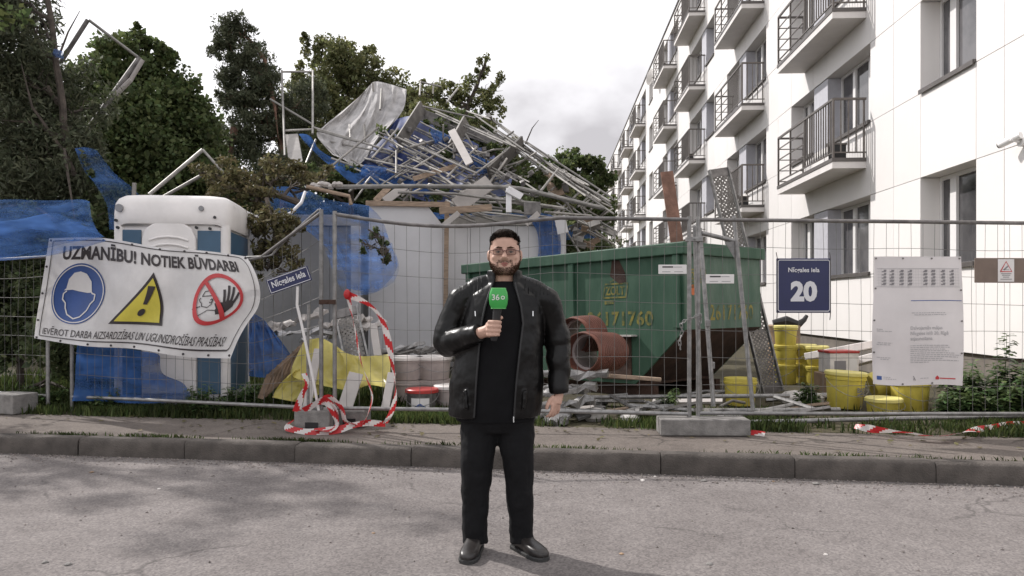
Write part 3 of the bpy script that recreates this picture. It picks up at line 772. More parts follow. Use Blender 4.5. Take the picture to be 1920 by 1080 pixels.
for s_ in (-1, 1):
    m = MB(); m.ell(V(HXC + s_ * .033, -.089, HZ + HS * .133), (.0125, .009, .0042)); o = m.build('eye', M['eye'], P, smooth=True)
    m = MB(); m.ell(V(HXC + s_ * .033, -.0965, HZ + HS * .133), (.0056, .003, .0046)); m.build('iris', M['black'], o, smooth=True)
m = MB(); m.path([V(HXC - .024, -.094, HZ + HS * .060), V(HXC - .008, -.1035, HZ + HS * .066), V(HXC + .008, -.1035, HZ + HS * .066), V(HXC + .024, -.094, HZ + HS * .060)], [.002, .005, .005, .002], 8)
m.path([V(HXC - .021, -.094, HZ + HS * .057), V(HXC, -.103, HZ + HS * .053), V(HXC + .021, -.094, HZ + HS * .057)], [.002, .0055, .002], 8); m.build('lips', M['lip'], P, smooth=True)
g = MB()
for s_ in (-1, 1):
    c = V(HXC + s_ * .0345, -.113, HZ + HS * .131); w2, h2 = .0265, .0155
    loop = [c + V(w2 * math.copysign(abs(math.cos(a)) ** .6, math.cos(a)), abs(math.cos(a)) * .004 * (1 if s_ * math.cos(a) > 0 else 0), h2 * math.copysign(abs(math.sin(a)) ** .6, math.sin(a))) for a in [2 * PI * k / 24 for k in range(25)]]
    g.path(loop, .0016, 5)
    g.path([c + V(-w2, .001, .011), c + V(0, 0, .0165), c + V(w2, .001, .011)], .0026, 6)
    g.path([c + V(s_ * w2, .004, .009), V(HXC + s_ * .079, -.07, HZ + HS * .142), V(HXC + s_ * .086, .01, HZ + HS * .138)], .0022, 6)
g.path([V(HXC - .008, -.114, HZ + HS * .137), V(HXC, -.117, HZ + HS * .139), V(HXC + .008, -.114, HZ + HS * .137)], .002, 6)
for s_ in (-1, 1):
    m = MB(); c = V(HXC + s_ * .0345, -.1128, HZ + HS * .131); n_ = 20
    m.add([c] + [c + V(.0255 * math.copysign(abs(math.cos(a)) ** .6, math.cos(a)), 0, .0150 * math.copysign(abs(math.sin(a)) ** .6, math.sin(a))) for a in [2 * PI * k / n_ for k in range(n_)]], [(0, 1 + k, 1 + (k + 1) % n_) for k in range(n_)]); m.build('spectacle_lens', M['lens'], P)
gl = g.build('glasses', mat('spectacle_frame', (.09, .025, .022), .35), P, smooth=True)
# shirt, jacket, trousers, shoes
JS = [(.762, -.045, .250, .172), (.80, -.044, .255, .178), (.95, -.034, .258, .188), (1.15, -.016, .236, .180), (1.28, -.002, .228, .160), (1.37, .002, .222, .142), (1.43, .003, .205, .122), (1.47, .004, .160, .105), (1.495, .005, .120, .096)]
m = MB(); m.loft([ell_ring(z, cx, a - .030, b - .016, yc=.006) for z, cx, a, b in [(.735, -.04, .245, .165)] + JS[1:]] + [ell_ring(1.508, .006, .080, .082, yc=.006)])
remesh(m, 'shirt', M['cloth_black'], P, .009, 5, .5, .008, .12)
gap = {.762: .105, .80: .105, .95: .105, 1.15: .108, 1.28: .110, 1.37: .095, 1.43: .078, 1.47: .066, 1.495: .060}
def c_ring(z, cx, a, b, gp, th=.020, n=34, yc=.01):
    p0 = math.asin(min(.9, gp / a)); rg = []
    for k in range(n + 1):
        ph = lerp(p0, 2 * PI - p0, k / n); rg.append(V(cx + a * math.sin(ph), yc - b * math.cos(ph), z))
    for k in range(n, -1, -1):
        ph = lerp(p0, 2 * PI - p0, k / n); rg.append(V(cx + (a - th) * math.sin(ph), yc - (b - th) * math.cos(ph), z))
    return rg
j = MB()
j.loft([c_ring(z, cx, a, b, gap[z]) for z, cx, a, b in JS])
j.loft([c_ring(z, cx, a, b, gp, .014) for z, cx, a, b, gp in ((1.47, .005, .115, .100, .055), (1.50, .006, .102, .098, .052), (1.535, .008, .094, .096, .052), (1.568, .010, .095, .094, .056))])
def sleeve(pts, rr):
    q = []; rd = []
    for i in range(len(pts) - 1):
        for t in range(8):
            k_ = i * 8 + t; f_ = (.012 if 2 <= i <= 4 else .0) * math.sin(k_ * 1.9 + .6 * math.sin(k_ * .7)) * (1 if len(pts) > 3 else 0)
            q.append(pts[i].lerp(pts[i + 1], t / 8) + V(.004 * math.sin(k_ * .8), .005 * math.cos(k_ * .6), 0)); rd.append(lerp(rr[i], rr[i + 1], t / 8) * (1 + f_))
    q.append(pts[-1]); rd.append(rr[-1]); j.path(q, rd, 18)
sleeve([V(-.06, .015, 1.500), V(-.14, .015, 1.468), SHR + V(-.002, 0, -.008), ELR + V(.01, 0, .06), ELR + V(.01, .0, -.005), ELR.lerp(WRR, .45), WRR + V(-.012, .012, 0)], [.055, .064, .075, .073, .076, .066, .050])
sleeve([V(.07, .015, 1.495), V(.15, .015, 1.462), SHL + V(.002, 0, -.012), ELL + V(-.005, 0, .06), ELL, ELL.lerp(WRL, .5), WRL + V(0, 0, -.032)], [.055, .064, .075, .072, .072, .064, .052])
for s_, zz in ((-1, .82), (1, .82)): j.path([V(-.04 + s_ * .15, -.155, zz), V(-.04 + s_ * .16, -.150, zz + .1)], .012, 6)
from mathutils.bvhtree import BVHTree
jk = remesh(j, 'jacket', M['leather'], P, .0065, 3, .5, .016, .12)
# quilted shoulder yokes, zips and pulls of the jacket
for s_ in (-1, 1):
    m = MB(); bvh = BVHTree.FromPolygons([v.co for v in jk.data.vertices], [p_.vertices[:] for p_ in jk.data.polygons])
    for k in range(7):
        t = k / 6; pts = []
        for yy in (-.07, -.05, -.03, -.01, .01, .04, .07):
            hit = bvh.ray_cast(V(.004 + s_ * (lerp(.125, .245, t) - abs(yy) * .15), yy, 1.62), V(0, 0, -1))
            if hit[0] and hit[0].z > 1.42: pts.append(hit[0] - V(0, 0, .0005))
        if len(pts) > 2: m.path(pts, .0032, 6)
    m.build('shoulder_quilting', M['leather'], jk, smooth=True)
    m = MB(); zs = [.775, .95, 1.15, 1.28, 1.37, 1.43, 1.47, 1.50]
    pts = []
    for z in zs:
        k = min(gap, key=lambda q: abs(q - z)); row = min(JS, key=lambda q: abs(q[0] - z)); p0 = math.asin(gap[k] / row[2]); pts.append(V(row[1] + s_ * row[2] * math.sin(p0), .01 - (row[3] + .002) * math.cos(p0), z))
    m.path(pts, .006, 6); m.build('front_zip', M['black'], jk, smooth=True)
    m = MB(); m.beam(V(s_ * .14 + (-.005 if s_ < 0 else .02), -.146, 1.345), V(s_ * .14 + (-.003 if s_ < 0 else .02), -.150, 1.318), .009, .005); m.build('zip_pull', M['chrome'], jk)
m = MB(); m.beam(V(.058, -.178, .785), V(.058, -.180, .755), .008, .005); m.build('zip_pull', M['chrome'], jk)
t = MB()
t.loft([ell_ring(.86, -.035, .205, .15), ell_ring(.80, -.032, .212, .155), ell_ring(.74, -.030, .205, .145), ell_ring(.68, -.030, .185, .12)])
def leg(pts, rr):
    q = []; rd = []
    for i in range(len(pts) - 1):
        for k in range(5): q.append(pts[i].lerp(pts[i + 1], k / 5)); rd.append(lerp(rr[i], rr[i + 1], k / 5))
    q.append(pts[-1]); rd.append(rr[-1]); t.path(q, rd, 18)
leg([HPR + V(0, 0, -.02), HPR.lerp(KNR, .5), KNR, KNR.lerp(ANR, .5), ANR + V(0, 0, .0), ANR + V(.002, -.005, -.045)], [.108, .104, .088, .076, .066, .070])
leg([HPL + V(0, 0, -.02), HPL.lerp(KNL, .5), KNL, KNL.lerp(ANL, .5), ANL + V(0, 0, .0), ANL + V(.002, -.005, -.045)], [.108, .102, .086, .075, .066, .070])
remesh(t, 'trousers', M['trouser'], P, .008, 4, .5, .022, .10)
for (an, yaw) in ((ANR, -.16), (ANL, .58)):
    m = MB(); Mz = Matrix.Rotation(yaw, 3, 'Z'); rings = []
    for y, wd, hh, hb in ((.075, .024, .07, .0), (.06, .036, .085, 0), (.02, .040, .095, 0), (-.03, .041, .092, 0), (-.08, .046, .070, 0), (-.13, .050, .058, 0), (-.175, .046, .050, .002), (-.205, .034, .040, .004), (-.216, .016, .028, .008)):
        rings.append([V(0, 0, 0) + Mz @ V(wd * math.copysign(abs(math.cos(a)) ** .6, math.cos(a)), y, (hb + hh) / 2 + .012 + (hh - hb) / 2 * math.copysign(abs(math.sin(a)) ** .7, math.sin(a))) + V(an.x, an.y, 0) for a in [2 * PI * k / 16 for k in range(16)]])
    m.loft(rings); sh = m.build('shoe', M['shoe'], P, smooth=True)
    m = MB(); rings = []
    for z, gr in ((0.0, .003), (.016, .005), (.022, .002)):
        rings.append([Mz @ V((wd + gr) * sx_, y, z) + V(an.x, an.y, 0) for sx_, seq in ((1, 1), (-1, -1)) for y, wd in [(.079, .020), (.062, .036), (.02, .040), (-.03, .041), (-.08, .047), (-.13, .051), (-.175, .047), (-.206, .034), (-.221, .012)][::seq]])
    m.loft(rings); m.build('sole', M['rubber'], sh)
# microphone held in the fist
mic = thing('microphone', 'black handheld microphone with a green logo foam head', 'microphone', (PX0, PY0, 0)); mic.scale = (1.03, 1.03, 1.012)
m = MB(); m.path([MIC0 + MD * -.012, MIC0, MIC0 + MD * .10, MIC1], [.015, .0185, .020, .024], 16); m.build('handle', M['black'], mic, smooth=True)
mc = MIC1 + V(.004, -.004, .044)
def barrel(zz, wx, wy): return [mc + V(wx * math.copysign(abs(math.cos(a)) ** .45, math.cos(a)), wy * math.copysign(abs(math.sin(a)) ** .45, math.sin(a)), zz) + MD * 0 for a in [2 * PI * k / 28 for k in range(28)]]
m = MB(); m.loft([barrel(z, a, a * .9) for z, a in ((-.053, .030), (-.050, .037), (-.03, .0455), (0, .049), (.03, .0455), (.050, .038), (.054, .030))]); mh = m.build('foam_head', M['mic_green'], mic, smooth=True)
m = MB()
for z, a in ((-.051, .037), (.052, .037)):
    b_ = barrel(z, a, a * .9); m.path(b_ + [b_[0]], .0022, 5)
m.build('rim', M['foam_edge'], mh, smooth=True)
m = MB(); fnm = lambda x, y: mc + V(x, -.049 * .9 - .0012 + .9 * (abs(y) / .06) ** 2 * .010 + abs(x) ** 2 * 2.0, y + .006)
put(m, (fit(text2d('36', 1, .01)[0], h=.030), text2d('36', 1, .01)[1]), lambda x, y: fnm(x - .014, y), 1)
put(m, ring2d(.0098, .0098, .0042), lambda x, y: fnm(x + .0225, y - .002))
m.build('logo', M['p_white'], mic)

# ------------------------------------------------------------------ mobile fence panels
def fence_panel(label, A, Bp, ztop=(2.21, 2.21), zbot=(.35, .35), bow=0.0, skip_wire=None, seed=1, top_bend=None, posts=(1, 1)):
    """A, Bp: (x, y) of the two posts; heights given per end"""
    rg = random.Random(seed)
    t = thing('mesh_fence', label, 'fence', (A[0], A[1], WZ), 0, 'mobile mesh fence panels along the pavement')
    o = V(A[0], A[1], WZ); d = V(Bp[0] - A[0], Bp[1] - A[1], 0); L_ = d.length
    nrm = V(-d.y, d.x, 0).normalized()
    def pt(u, v):
        zb_ = lerp(zbot[0], zbot[1], u); zt = lerp(ztop[0], ztop[1], u)
        if top_bend: zt += top_bend(u)
        return V(A[0], A[1], 0) + d * u + nrm * (bow * math.sin(PI * u)) + V(0, 0, lerp(zb_, zt, v)) - o
    for u, on in ((0, posts[0]), (1, posts[1])):
        if on:
            m = MB(); m.path([pt(u, 0) + V(0, 0, -.17), pt(u, 0), pt(u, .5), pt(u, 1) + V(0, 0, .03)], .021, 10); m.build('post', M['galv'], t, smooth=True)
    for v in (0, 1):
        m = MB(); m.path([pt(k / 14, v) for k in range(15)], .0185, 8); m.build('rail', M['galv_dark' if v else 'galv'], t, smooth=True)
    m = MB(); n = int(L_ / .118); ph = [rg.uniform(0, 6) for _ in range(3)]
    def wv(u, v): return pt(u, v) + nrm * (.012 * math.sin(9 * u + ph[0]) * math.sin(PI * v) + .006 * math.sin(25 * u + 7 * v + ph[1]))
    for k in range(1, n):
        u = k / n + rg.uniform(-.0012, .0012); du = rg.uniform(-.0014, .0014)
        m.path([wv(u + du * math.sin(6 * v + k), v) for v in [i / 8 for i in range(9)]], .0021, 4, cap=False)
    for k in range(1, 7):
        v = k / 7; m.path([wv(u, v + .004 * math.sin(14 * u + k)) for u in [i / 24 for i in range(25)]], .0023, 4, cap=False)
    ob = m.build('wire_mesh', M['wire'], t); ob['kind'] = 'stuff'
    return t
fence_panel('middle mesh fence panel behind the standing man', (-1.745, 7.35), (1.70, 7.16), (2.285, 2.21), (.375, .345), .03, seed=2, top_bend=lambda u: -.10 * math.sin(PI * min(1, u / .62)) if u < .62 else 0)
fence_panel('mesh fence panel carrying the house number plate and poster', (1.80, 7.22), (5.30, 7.24), (2.215, 2.18), (.345, .335), -.02, seed=3)
fence_panel('sagging mesh fence panel carrying the warning banner', (-5.08, 8.62), (-1.875, 7.34), (2.08, 2.30), (.33, .375), .02, seed=4, top_bend=lambda u: (lerp(2.08, 1.83, u / .76) if u < .76 else lerp(1.83, 2.30, (u - .76) / .24)) - lerp(2.08, 2.30, u))
fence_panel('mesh fence panel at far left, mostly under blue netting', (-8.6, 9.9), (-5.42, 8.72), (1.9, 1.95), (.33, .33), .02, seed=5)
# clamps holding the posts together
for (x, y, z, lb) in ((-1.81, 7.33, 1.42, 'rusty clamp joining the two posts left of the tape'), (1.75, 7.17, 2.02, 'steel clamp high on the posts beside the skip')):
    m = MB(); m.box((x, y, z), (.16, .06, .045)); m.tube((x, y - .045, z), (x, y + .045, z), .012); tag(m.build('fence_clamp', M['rust' if z < 1.6 else 'galv'], bevel=.006), lb, 'clamp', 'clamps on the fence posts')
def ballast(c, ln, dp, h, rz, label, slot=True):
    t = thing('ballast_block', label, 'block', c, rz, 'concrete feet of the mobile fence')
    m = MB(); m.box((0, 0, h / 2), (ln, dp, h)); m.build('block', M['concrete'], t, bevel=.012)
    if slot:
        m = MB(); m.box((.0, -dp / 2 - .001, .06), (.13, .012, .06)); m.build('handle_slot', M['black'], t)
    return t
ballast(V(1.82, 7.135, WZ), .84, .26, .155, -.03, 'long grey concrete fence foot on the pavement in front of the skip', False)
ballast(V(1.515, 7.16, WZ), .03, .24, .15, -.03, 'thin concrete slab standing against the end of the long fence foot', False)
ballast(V(-1.93, 7.40, WZ), .36, .30, .20, -.1, 'grey concrete fence foot with a handle slot, ringed by striped tape')
ballast(V(-1.62, 7.62, WZ), .30, .26, .17, -.1, 'concrete fence foot half hidden behind the tape heap')
ballast(V(-5.72, 8.55, WZ), .40, .32, .22, -.3, 'concrete fence foot at the left picture edge', False)
# chain round the posts
ch = thing('chain', 'steel chain hanging between the fence posts beside the skip', 'chain', at(1275, 640, 7.12))
cp = [at(x, y, 7.1) for x, y in ((1276, 656), (1274, 640), (1279, 622), (1277, 608), (1284, 601), (1296, 597), (1307, 593), (1314, 590), (1313, 604), (1310, 622))]
for i in range(len(cp) - 1):
    for t_ in (0, .5):
        p = cp[i].lerp(cp[i + 1], t_) - ch.location; q = cp[i].lerp(cp[i + 1], t_ + .62) - ch.location; dd = (q - p); sd = dd.cross(V(0, 1, 0) if t_ else V(.4, 0, 1)).normalized() * .012
        m = MB(); m.path([p - sd * .3, p + sd, q + sd, q + sd * .0 + dd * .1, q - sd, p - sd, p - sd * .3], .0042, 5); m.build('chain_link', M['galv'], ch, smooth=True)

# ------------------------------------------------------------------ warning banner on the left panel
def banner_edges():
    top = [(92, 447), (190, 446), (300, 464), (390, 471), (462, 481)]
    bot = [(64, 634), (160, 649), (250, 654), (345, 669), (432, 672)]
    left = [(92, 447), (84, 500), (76, 550), (68, 600), (64, 634)]
    right = [(462, 481), (475, 503), (485, 530), (488, 556), (482, 580), (464, 606), (447, 636), (432, 672)]
    return top, bot, left, right
def cr(pts, t):
    n = len(pts) - 1; x = t * n; i = min(int(x), n - 1); f = x - i
    g_ = lambda k: pts[max(0, min(n, k))]
    r = []
    for a in (0, 1):
        p0, p1, p2, p3 = g_(i - 1)[a], g_(i)[a], g_(i + 1)[a], g_(i + 2)[a]
        r.append(.5 * ((2 * p1) + (-p0 + p2) * f + (2 * p0 - 5 * p1 + 4 * p2 - p3) * f * f + (-p0 + 3 * p1 - 3 * p2 + p3) * f ** 3))
    return r
BE = banner_edges()
def banner(u, v, off=0.0):           # v: 0 bottom .. 1 top
    t_, b_, l_, r_ = BE; w_ = 1 - v
    T, Bq, Lq, Rq = cr(t_, u), cr(b_, u), cr(l_, w_), cr(r_, w_)
    q = []
    for a in (0, 1):
        bil = t_[0][a] * (1 - u) * v + t_[-1][a] * u * v + b_[0][a] * (1 - u) * w_ + b_[-1][a] * u * w_
        q.append(T[a] * v + Bq[a] * w_ + Lq[a] * (1 - u) + Rq[a] * u - bil)
    Yl = 8.62 - (q[0] - 90) / 390 * 1.0
    Y = Yl - .10 - off + .062 * math.sin(7.5 * u + 2.2 * v) * (1 - .4 * v) + .044 * math.sin(15 * u - 4 * v + 1) + .028 * math.sin(4 * v + 2.5 * u) + .012 * math.sin(23 * u * (1 + .2 * v) + 5 * v)
    return at(q[0], q[1], Y)
bn = thing('warning_banner', 'white vinyl construction warning banner with three round and triangular pictograms', 'banner', (-4.0, 8.1, .6))
bl = bn.location
m = MB(); m.sheet(lambda u, v: banner(u, v) - bl, 150, 64); m.build('sheet', M['vinyl'], bn, smooth=True)
BW, BH = 2.9, 1.2
def bf(o_): return lambda x, y: banner(x / BW, y / BH, o_) - bl
def pr(parts, mt, name, o_=.010, sub=0, par=bn):
    m = MB()
    for vf in parts: put(m, vf, bf(o_), sub)
    return m.build(name, M[mt], par)
def shift(vf, x, y): return [(a + x, b + y) for a, b in vf[0]], vf[1]
bx0, bx1, by0, by1 = .10, 2.78, .08, 1.155
rr_ = .13
frame = []
for (cx_, cy_, a0) in ((bx1 - rr_, by1 - rr_, 0), (bx0 + .02, by1 - .02, 90), (bx0 + .02, by0 + .02, 180), (bx1 - .05, by0 + .05, 270)):
    r_ = rr_ if a0 == 0 else (.05 if a0 == 270 else .02)
    frame += [(cx_ + r_ * math.cos(R(a0 + k * 15)), cy_ + r_ * math.sin(R(a0 + k * 15))) for k in range(7)]
pr([line2d(dense(frame, 24), .014)], 'ink', 'border')
tx = text2d('UZMANĪBU! NOTIEK BŪVDARBI', 1, .035); pr([shift((fit(tx[0], w=2.30, h=.165), tx[1]), 1.42, 1.045)], 'ink', 'headline', sub=3)
tx = text2d('IEVĒROT DARBA AIZSARDZĪBAS UN UGUNSDROŠĪBAS PRASĪBAS!', 1, .004); pr([shift((fit(tx[0], w=2.50, h=.115), tx[1]), 1.40, .170)], 'ink', 'footline', sub=3)
pr([disc2d(.31, .33, 48, (.50, .60), 12)], 'p_blue', 'mandatory_disc'); pr([ring2d(.295, .315, .012, 48, (.50, .60))], 'p_white', 'disc_ring', .018)
helm = [(.335, .635), (.36, .66), (.375, .76), (.43, .83), (.50, .845), (.57, .82), (.63, .74), (.65, .62), (.60, .615), (.50, .63), (.43, .645)]
pr([poly2d(helm)], 'p_white', 'helmet_symbol', .018, 3)
face = [(.37, .63), (.335, .60), (.335, .54), (.375, .50), (.385, .45), (.42, .38), (.50, .335), (.57, .36), (.63, .43), (.655, .50), (.69, .54), (.69, .60), (.655, .61), (.64, .63)]
pr([line2d(dense(face, 4, False), .014)], 'p_white', 'face_symbol', .019)
tri = [(.96, .29), (1.69, .29), (1.36, .90)]
def inset(tri_, k):
    c = (sum(p[0] for p in tri_) / 3, sum(p[1] for p in tri_) / 3); return [(c[0] + (p[0] - c[0]) * k, c[1] + (p[1] - c[1]) * k) for p in tri_]
pr([poly2d(dense(tri, 8)[:-1])], 'ink', 'triangle_border', .010, 4); pr([poly2d(dense(inset(tri, .84), 8)[:-1])], 'p_yellow', 'triangle_field', .019, 4)
pr([poly2d([(1.305, .52), (1.355, .52), (1.40, .74), (1.31, .74)]), disc2d(.045, .042, 20, (1.33, .43), 2)], 'ink', 'exclamation_mark', .027, 2)
cN = (2.26, .63); SHX = -.10
def sh_(l): return [(x + SHX, y) for x, y in l]
palm = sh_([(2.37, .60), (2.36, .50), (2.40, .45), (2.50, .47), (2.57, .55), (2.58, .62), (2.50, .63), (2.43, .60)])
fing = [((2.445, .58), (2.425, .755)), ((2.485, .60), (2.49, .805)), ((2.53, .61), (2.555, .79)), ((2.565, .60), (2.625, .73)), ((2.40, .50), (2.335, .59))]
pr([poly2d(palm)] + [line2d(dense(sh_(f_), 5, False), .034) for f_ in fing], 'ink', 'hand_symbol', .010, 3)
man = [[(2.12, .64), (2.10, .62), (2.12, .59), (2.14, .58), (2.16, .54), (2.24, .53), (2.28, .57), (2.29, .66)], [(2.13, .66), (2.29, .68)], [(2.13, .66), (2.16, .72), (2.24, .735), (2.30, .70)], [(2.05, .50), (2.14, .54)], [(2.16, .42), (2.26, .50), (2.36, .50)], [(2.25, .62), (2.27, .64), (2.28, .61), (2.26, .585), (2.245, .60)]]
pr([line2d(dense(sh_(q), 3, False), .010) for q in man], 'ink', 'worker_symbol')
pr([ring2d(.335, .305, .045, 52, cN), line2d(dense(sh_([(2.15, .84), (2.54, .39)]), 10, False), .052)], 'p_red', 'prohibition_ring', .020)
ey = MB()
for k in range(9):
    for v in (.03, .97):
        p = banner(.02 + k * .12, v, .004) - bl; ey.tube(p, p + V(0, -.006, 0), .013, 8)
for v in (.25, .5, .75):
    p = banner(.015, v, .004) - bl; ey.tube(p, p + V(0, -.006, 0), .013, 8)
ey.build('eyelets', M['ink'], bn)['kind'] = 'stuff'

# street-name sign on its bent post
ss = thing('street_sign', 'tilted navy street-name plate on a bent white post beside the banner', 'street sign', at(597, 772, 7.30))
sl = ss.location
m = MB(); m.path([at(598, 772, 7.30) - sl, at(585, 700, 7.30) - sl, at(566, 610, 7.32) - sl, at(557, 572, 7.33) - sl, at(558, 537, 7.33) - sl], .014, 10); m.build('post', M['p_white'], ss, smooth=True)
sc_ = at(541.5, 525, 7.30); ang = R(19.5)
ux = V(math.cos(ang), 0, math.sin(ang)); uz = V(-math.sin(ang), 0, math.cos(ang))
sf = lambda o_: (lambda x, y: sc_ + ux * x + uz * y + V(0, -o_, 0) - sl)
m = MB(); m.prism([sf(0)(x, y) for x, y in ((-.215, -.075), (.215, -.075), (.215, .075), (-.215, .075))], V(0, .012, 0)); m.build('plate', M['sign_blue'], ss, bevel=.004)
m = MB(); put(m, line2d(dense([(-.203, -.064), (.203, -.064), (.203, .064), (-.203, .064)], 2), .006), sf(.003)); m.build('border', M['sign_white'], ss)
tx = text2d('Nīcgales iela', 1, .02); m = MB(); put(m, (fit(tx[0], w=.345, h=.085), tx[1]), sf(.0035)); m.build('lettering', M['sign_white'], ss)
# a second thin pole beside it
m = MB(); m.path([at(578, 760, 7.6), at(577, 660, 7.6), at(579, 571, 7.6)], .016, 8); tag(m.build('steel_pole', M['galv'], smooth=True), 'short upright steel pole behind the bent sign post', 'pole')

# house-number plate, poster and brown board on the right panel
hn = thing('house_number_sign', 'dark navy house number plate reading 20 on the fence', 'sign', at(1507, 586, 7.17))
hl = hn.location; hc = at(1507, 535.5, 7.17)
hf = lambda o_: (lambda x, y: hc + V(x, -o_, y) - hl)
m = MB(); m.prism([hf(0)(x, y) for x, y in ((-.262, -.262), (.262, -.262), (.262, .262), (-.262, .262))], V(0, .012, 0)); m.build('plate', M['sign_blue'], hn, bevel=.006)
rb = [(-.235, -.245), (.235, -.245), (.247, -.233), (.247, .233), (.235, .245), (-.235, .245), (-.247, .233), (-.247, -.233)]
m = MB(); put(m, line2d(dense(rb, 2), .007), hf(.004)); m.build('border', M['sign_white'], hn)
tx = text2d('Nīcgales iela', 1, .02); f_ = fit(tx[0], w=.30, h=.060)
for sgn in (0, 1):
    fs_ = [fc for fc in tx[1] if (f_[fc[0]][0] > .062) == bool(sgn)]; us = sorted({i for fc in fs_ for i in fc}); ix = {k: i for i, k in enumerate(us)}
    m = MB(); put(m, ([f_[k] for k in us], [[ix[k] for k in fc] for fc in fs_]), lambda x, y: hf(.004)(x, y + .145)); m.build('word', M['sign_white'], hn)
tx = text2d('20', 1, .05); m = MB(); put(m, (fit(tx[0], w=.255, h=.20), tx[1]), lambda x, y: hf(.004)(x, y - .055)); m.build('number', M['sign_white'], hn)
m = MB()
for x in (-.255, .255): m.path([hf(-.01)(x, -.33), hf(.004)(x * 1.005, -.26), hf(.004)(x, .26), hf(-.02)(x * 1.01, .32)], .004, 5)
m.build('wire_ties', M['ink'], hn)

po = thing('info_poster', 'white vinyl project information sheet tied to the fence with eyelets', 'poster', at(1722, 720, 7.17))
pl = po.location
def psh(x, y, o_=0):                 # x 0..1, y 0..1 (top = 1)
    px = lerp(1637, 1803, x) + 4 * math.sin(3 * y + .4) * x - 2 * (1 - x) * math.sin(5 * y); py = lerp(720, 481, y) + 4 * x * (1 - y) + 2 * math.sin(6 * x) * (1 - y)
    return at(px, py, 7.165 - o_ + .014 * math.sin(5 * x + 3 * y) + .010 * math.sin(9 * y + 2 * x)) - pl
m = MB(); m.sheet(lambda u, v: psh(u, v), 24, 30); m.build('sheet', M['poster'], po, smooth=True)
def pp(parts, mt, name, o_=.004, sub=0):
    m = MB()
    for vf in parts: put(m, vf, lambda x, y: psh(x, y, o_), sub)
    m.build(name, M[mt], po)
pp([rect2d(.03, .905, .97, .908, 8), rect2d(.03, .762, .97, .765, 8)] + [rect2d(.055 + .03 * k, .77, .0565 + .03 * k, .903) for k in range(31)] + [rect2d(.03, .77 + .022 * k, .97, .7712 + .022 * k, 8) for k in range(7)], 'ink_pale', 'drawing_grid')
cells = []
rg = random.Random(5)
for cx_ in (.115, .205, .315, .41, .585, .675, .785, .885):
    for k in range(5):
        y_ = .778 + .025 * k; cells.append(rect2d(cx_ - .026, y_, cx_ + .02, y_ + .008)); cells.append(rect2d(cx_ - .012 + rg.uniform(-.01, .01), y_ + .008, cx_ + .024, y_ + .019))
for k_ in range(8): pp(cells[k_ * 10:k_ * 10 + 10], 'ink_soft', 'elevation_drawing', .005)
pp([rect2d(.42, .655, .985, .660, 8)], 'p_blue', 'blue_rule')
lines = []
for i, body_ in enumerate(('Dzīvojamās mājas', 'Nīcgales ielā 20, Rīgā', 'atjaunošana')):
    tx = text2d(body_, 1, .012, 'LEFT'); f_ = fit(tx[0], h=.036); w_ = max(v[0] for v in f_) * 2; f_ = [((v[0] + w_ / 2) * 1.30 + .42, v[1] + .442 - .042 * i) for v in f_]; lines.append((f_, tx[1]))
pp(lines, 'ink_pale', 'title')
small = []
for y_, x0, x1 in ((.560, .43, .80), (.545, .46, .81), (.305, .42, .83), (.290, .42, .85), (.275, .42, .80), (.262, .42, .84), (.246, .42, .90), (.231, .42, .97), (.216, .42, .94), (.202, .42, .78), (.188, .42, .95), (.174, .42, .62), (.430, .05, .12), (.416, .05, .22), (.325, .06, .22), (.311, .05, .20), (.210, .05, .20), (.197, .09, .18), (.058, .12, .20), (.045, .12, .26), (.05, .53, .62)):
    x = x0
    while x < x1:
        w_ = rg.uniform(.012, .045); small.append(rect2d(x, y_, min(x1, x + w_), y_ + .0055)); x += w_ + .008
pp(small, 'ink_pale', 'small_print')
pp([rect2d(.045, .038, .10, .068)], 'p_blue', 'flag_emblem')
pp([poly2d([(.70, .04), (.735, .04), (.74, .055), (.718, .072), (.695, .055)])], 'p_red', 'house_emblem'); pp([rect2d(.745, .046, .92, .054)], 'p_red', 'sponsor_line'); pp([line2d([(.455, .04), (.46, .06), (.452, .072)], .008), line2d([(.46, .06), (.475, .038)], .008)], 'ink_soft', 'figure_emblem')
m = MB()
for (x, y) in ((.02, .985), (.33, .985), (.66, .985), (.98, .985), (.02, .75), (.02, .5), (.02, .25), (.98, .5), (.98, .25), (.33, .012), (.66, .012), (.98, .74)):
    p = psh(x, y, .003); m.tube(p, p + V(0, -.006, 0), .009, 8)
m.build('eyelets', M['galv_dark'], po)['kind'] = 'stuff'

bb = thing('brown_notice_board', 'brown board with a small white warning triangle notice at the right edge', 'sign', at(1900, 531, 7.17))
bbl = bb.location; bc = at(1915, 507, 7.17)
m = MB(); m.prism([bc + V(x, 0, y) - bbl for x, y in ((-.445, -.118), (.45, -.122), (.45, .118), (-.445, .120))], V(0, .014, 0)); m.build('board', M['brown_board'], bb, bevel=.004)
nf = lambda o_: (lambda x, y: bc + V(x - .148, -o_, y) - bbl)
m = MB(); m.prism([nf(.002)(x, y) for x, y in ((-.078, -.108), (.078, -.108), (.078, .108), (-.078, .108))], V(0, .001, 0)); m.build('notice', M['p_white'], bb)
m = MB(); put(m, line2d(dense([(-.055, -.012), (.055, -.012), (0, .085)], 1), .011), nf(.004)); m.build('warning_triangle', M['p_red'], bb)
m = MB(); put(m, line2d([(-.022, .004), (.018, .042)], .014), nf(.004)); put(m, line2d([(-.03, .006), (.03, .006)], .005), nf(.004))
for y_, w_ in ((-.035, .05), (-.05, .04), (-.068, .03), (-.088, .055)): put(m, rect2d(-w_, y_, w_, y_ + .007), nf(.004))
m.build('symbol_and_print', M['ink_soft'], bb)
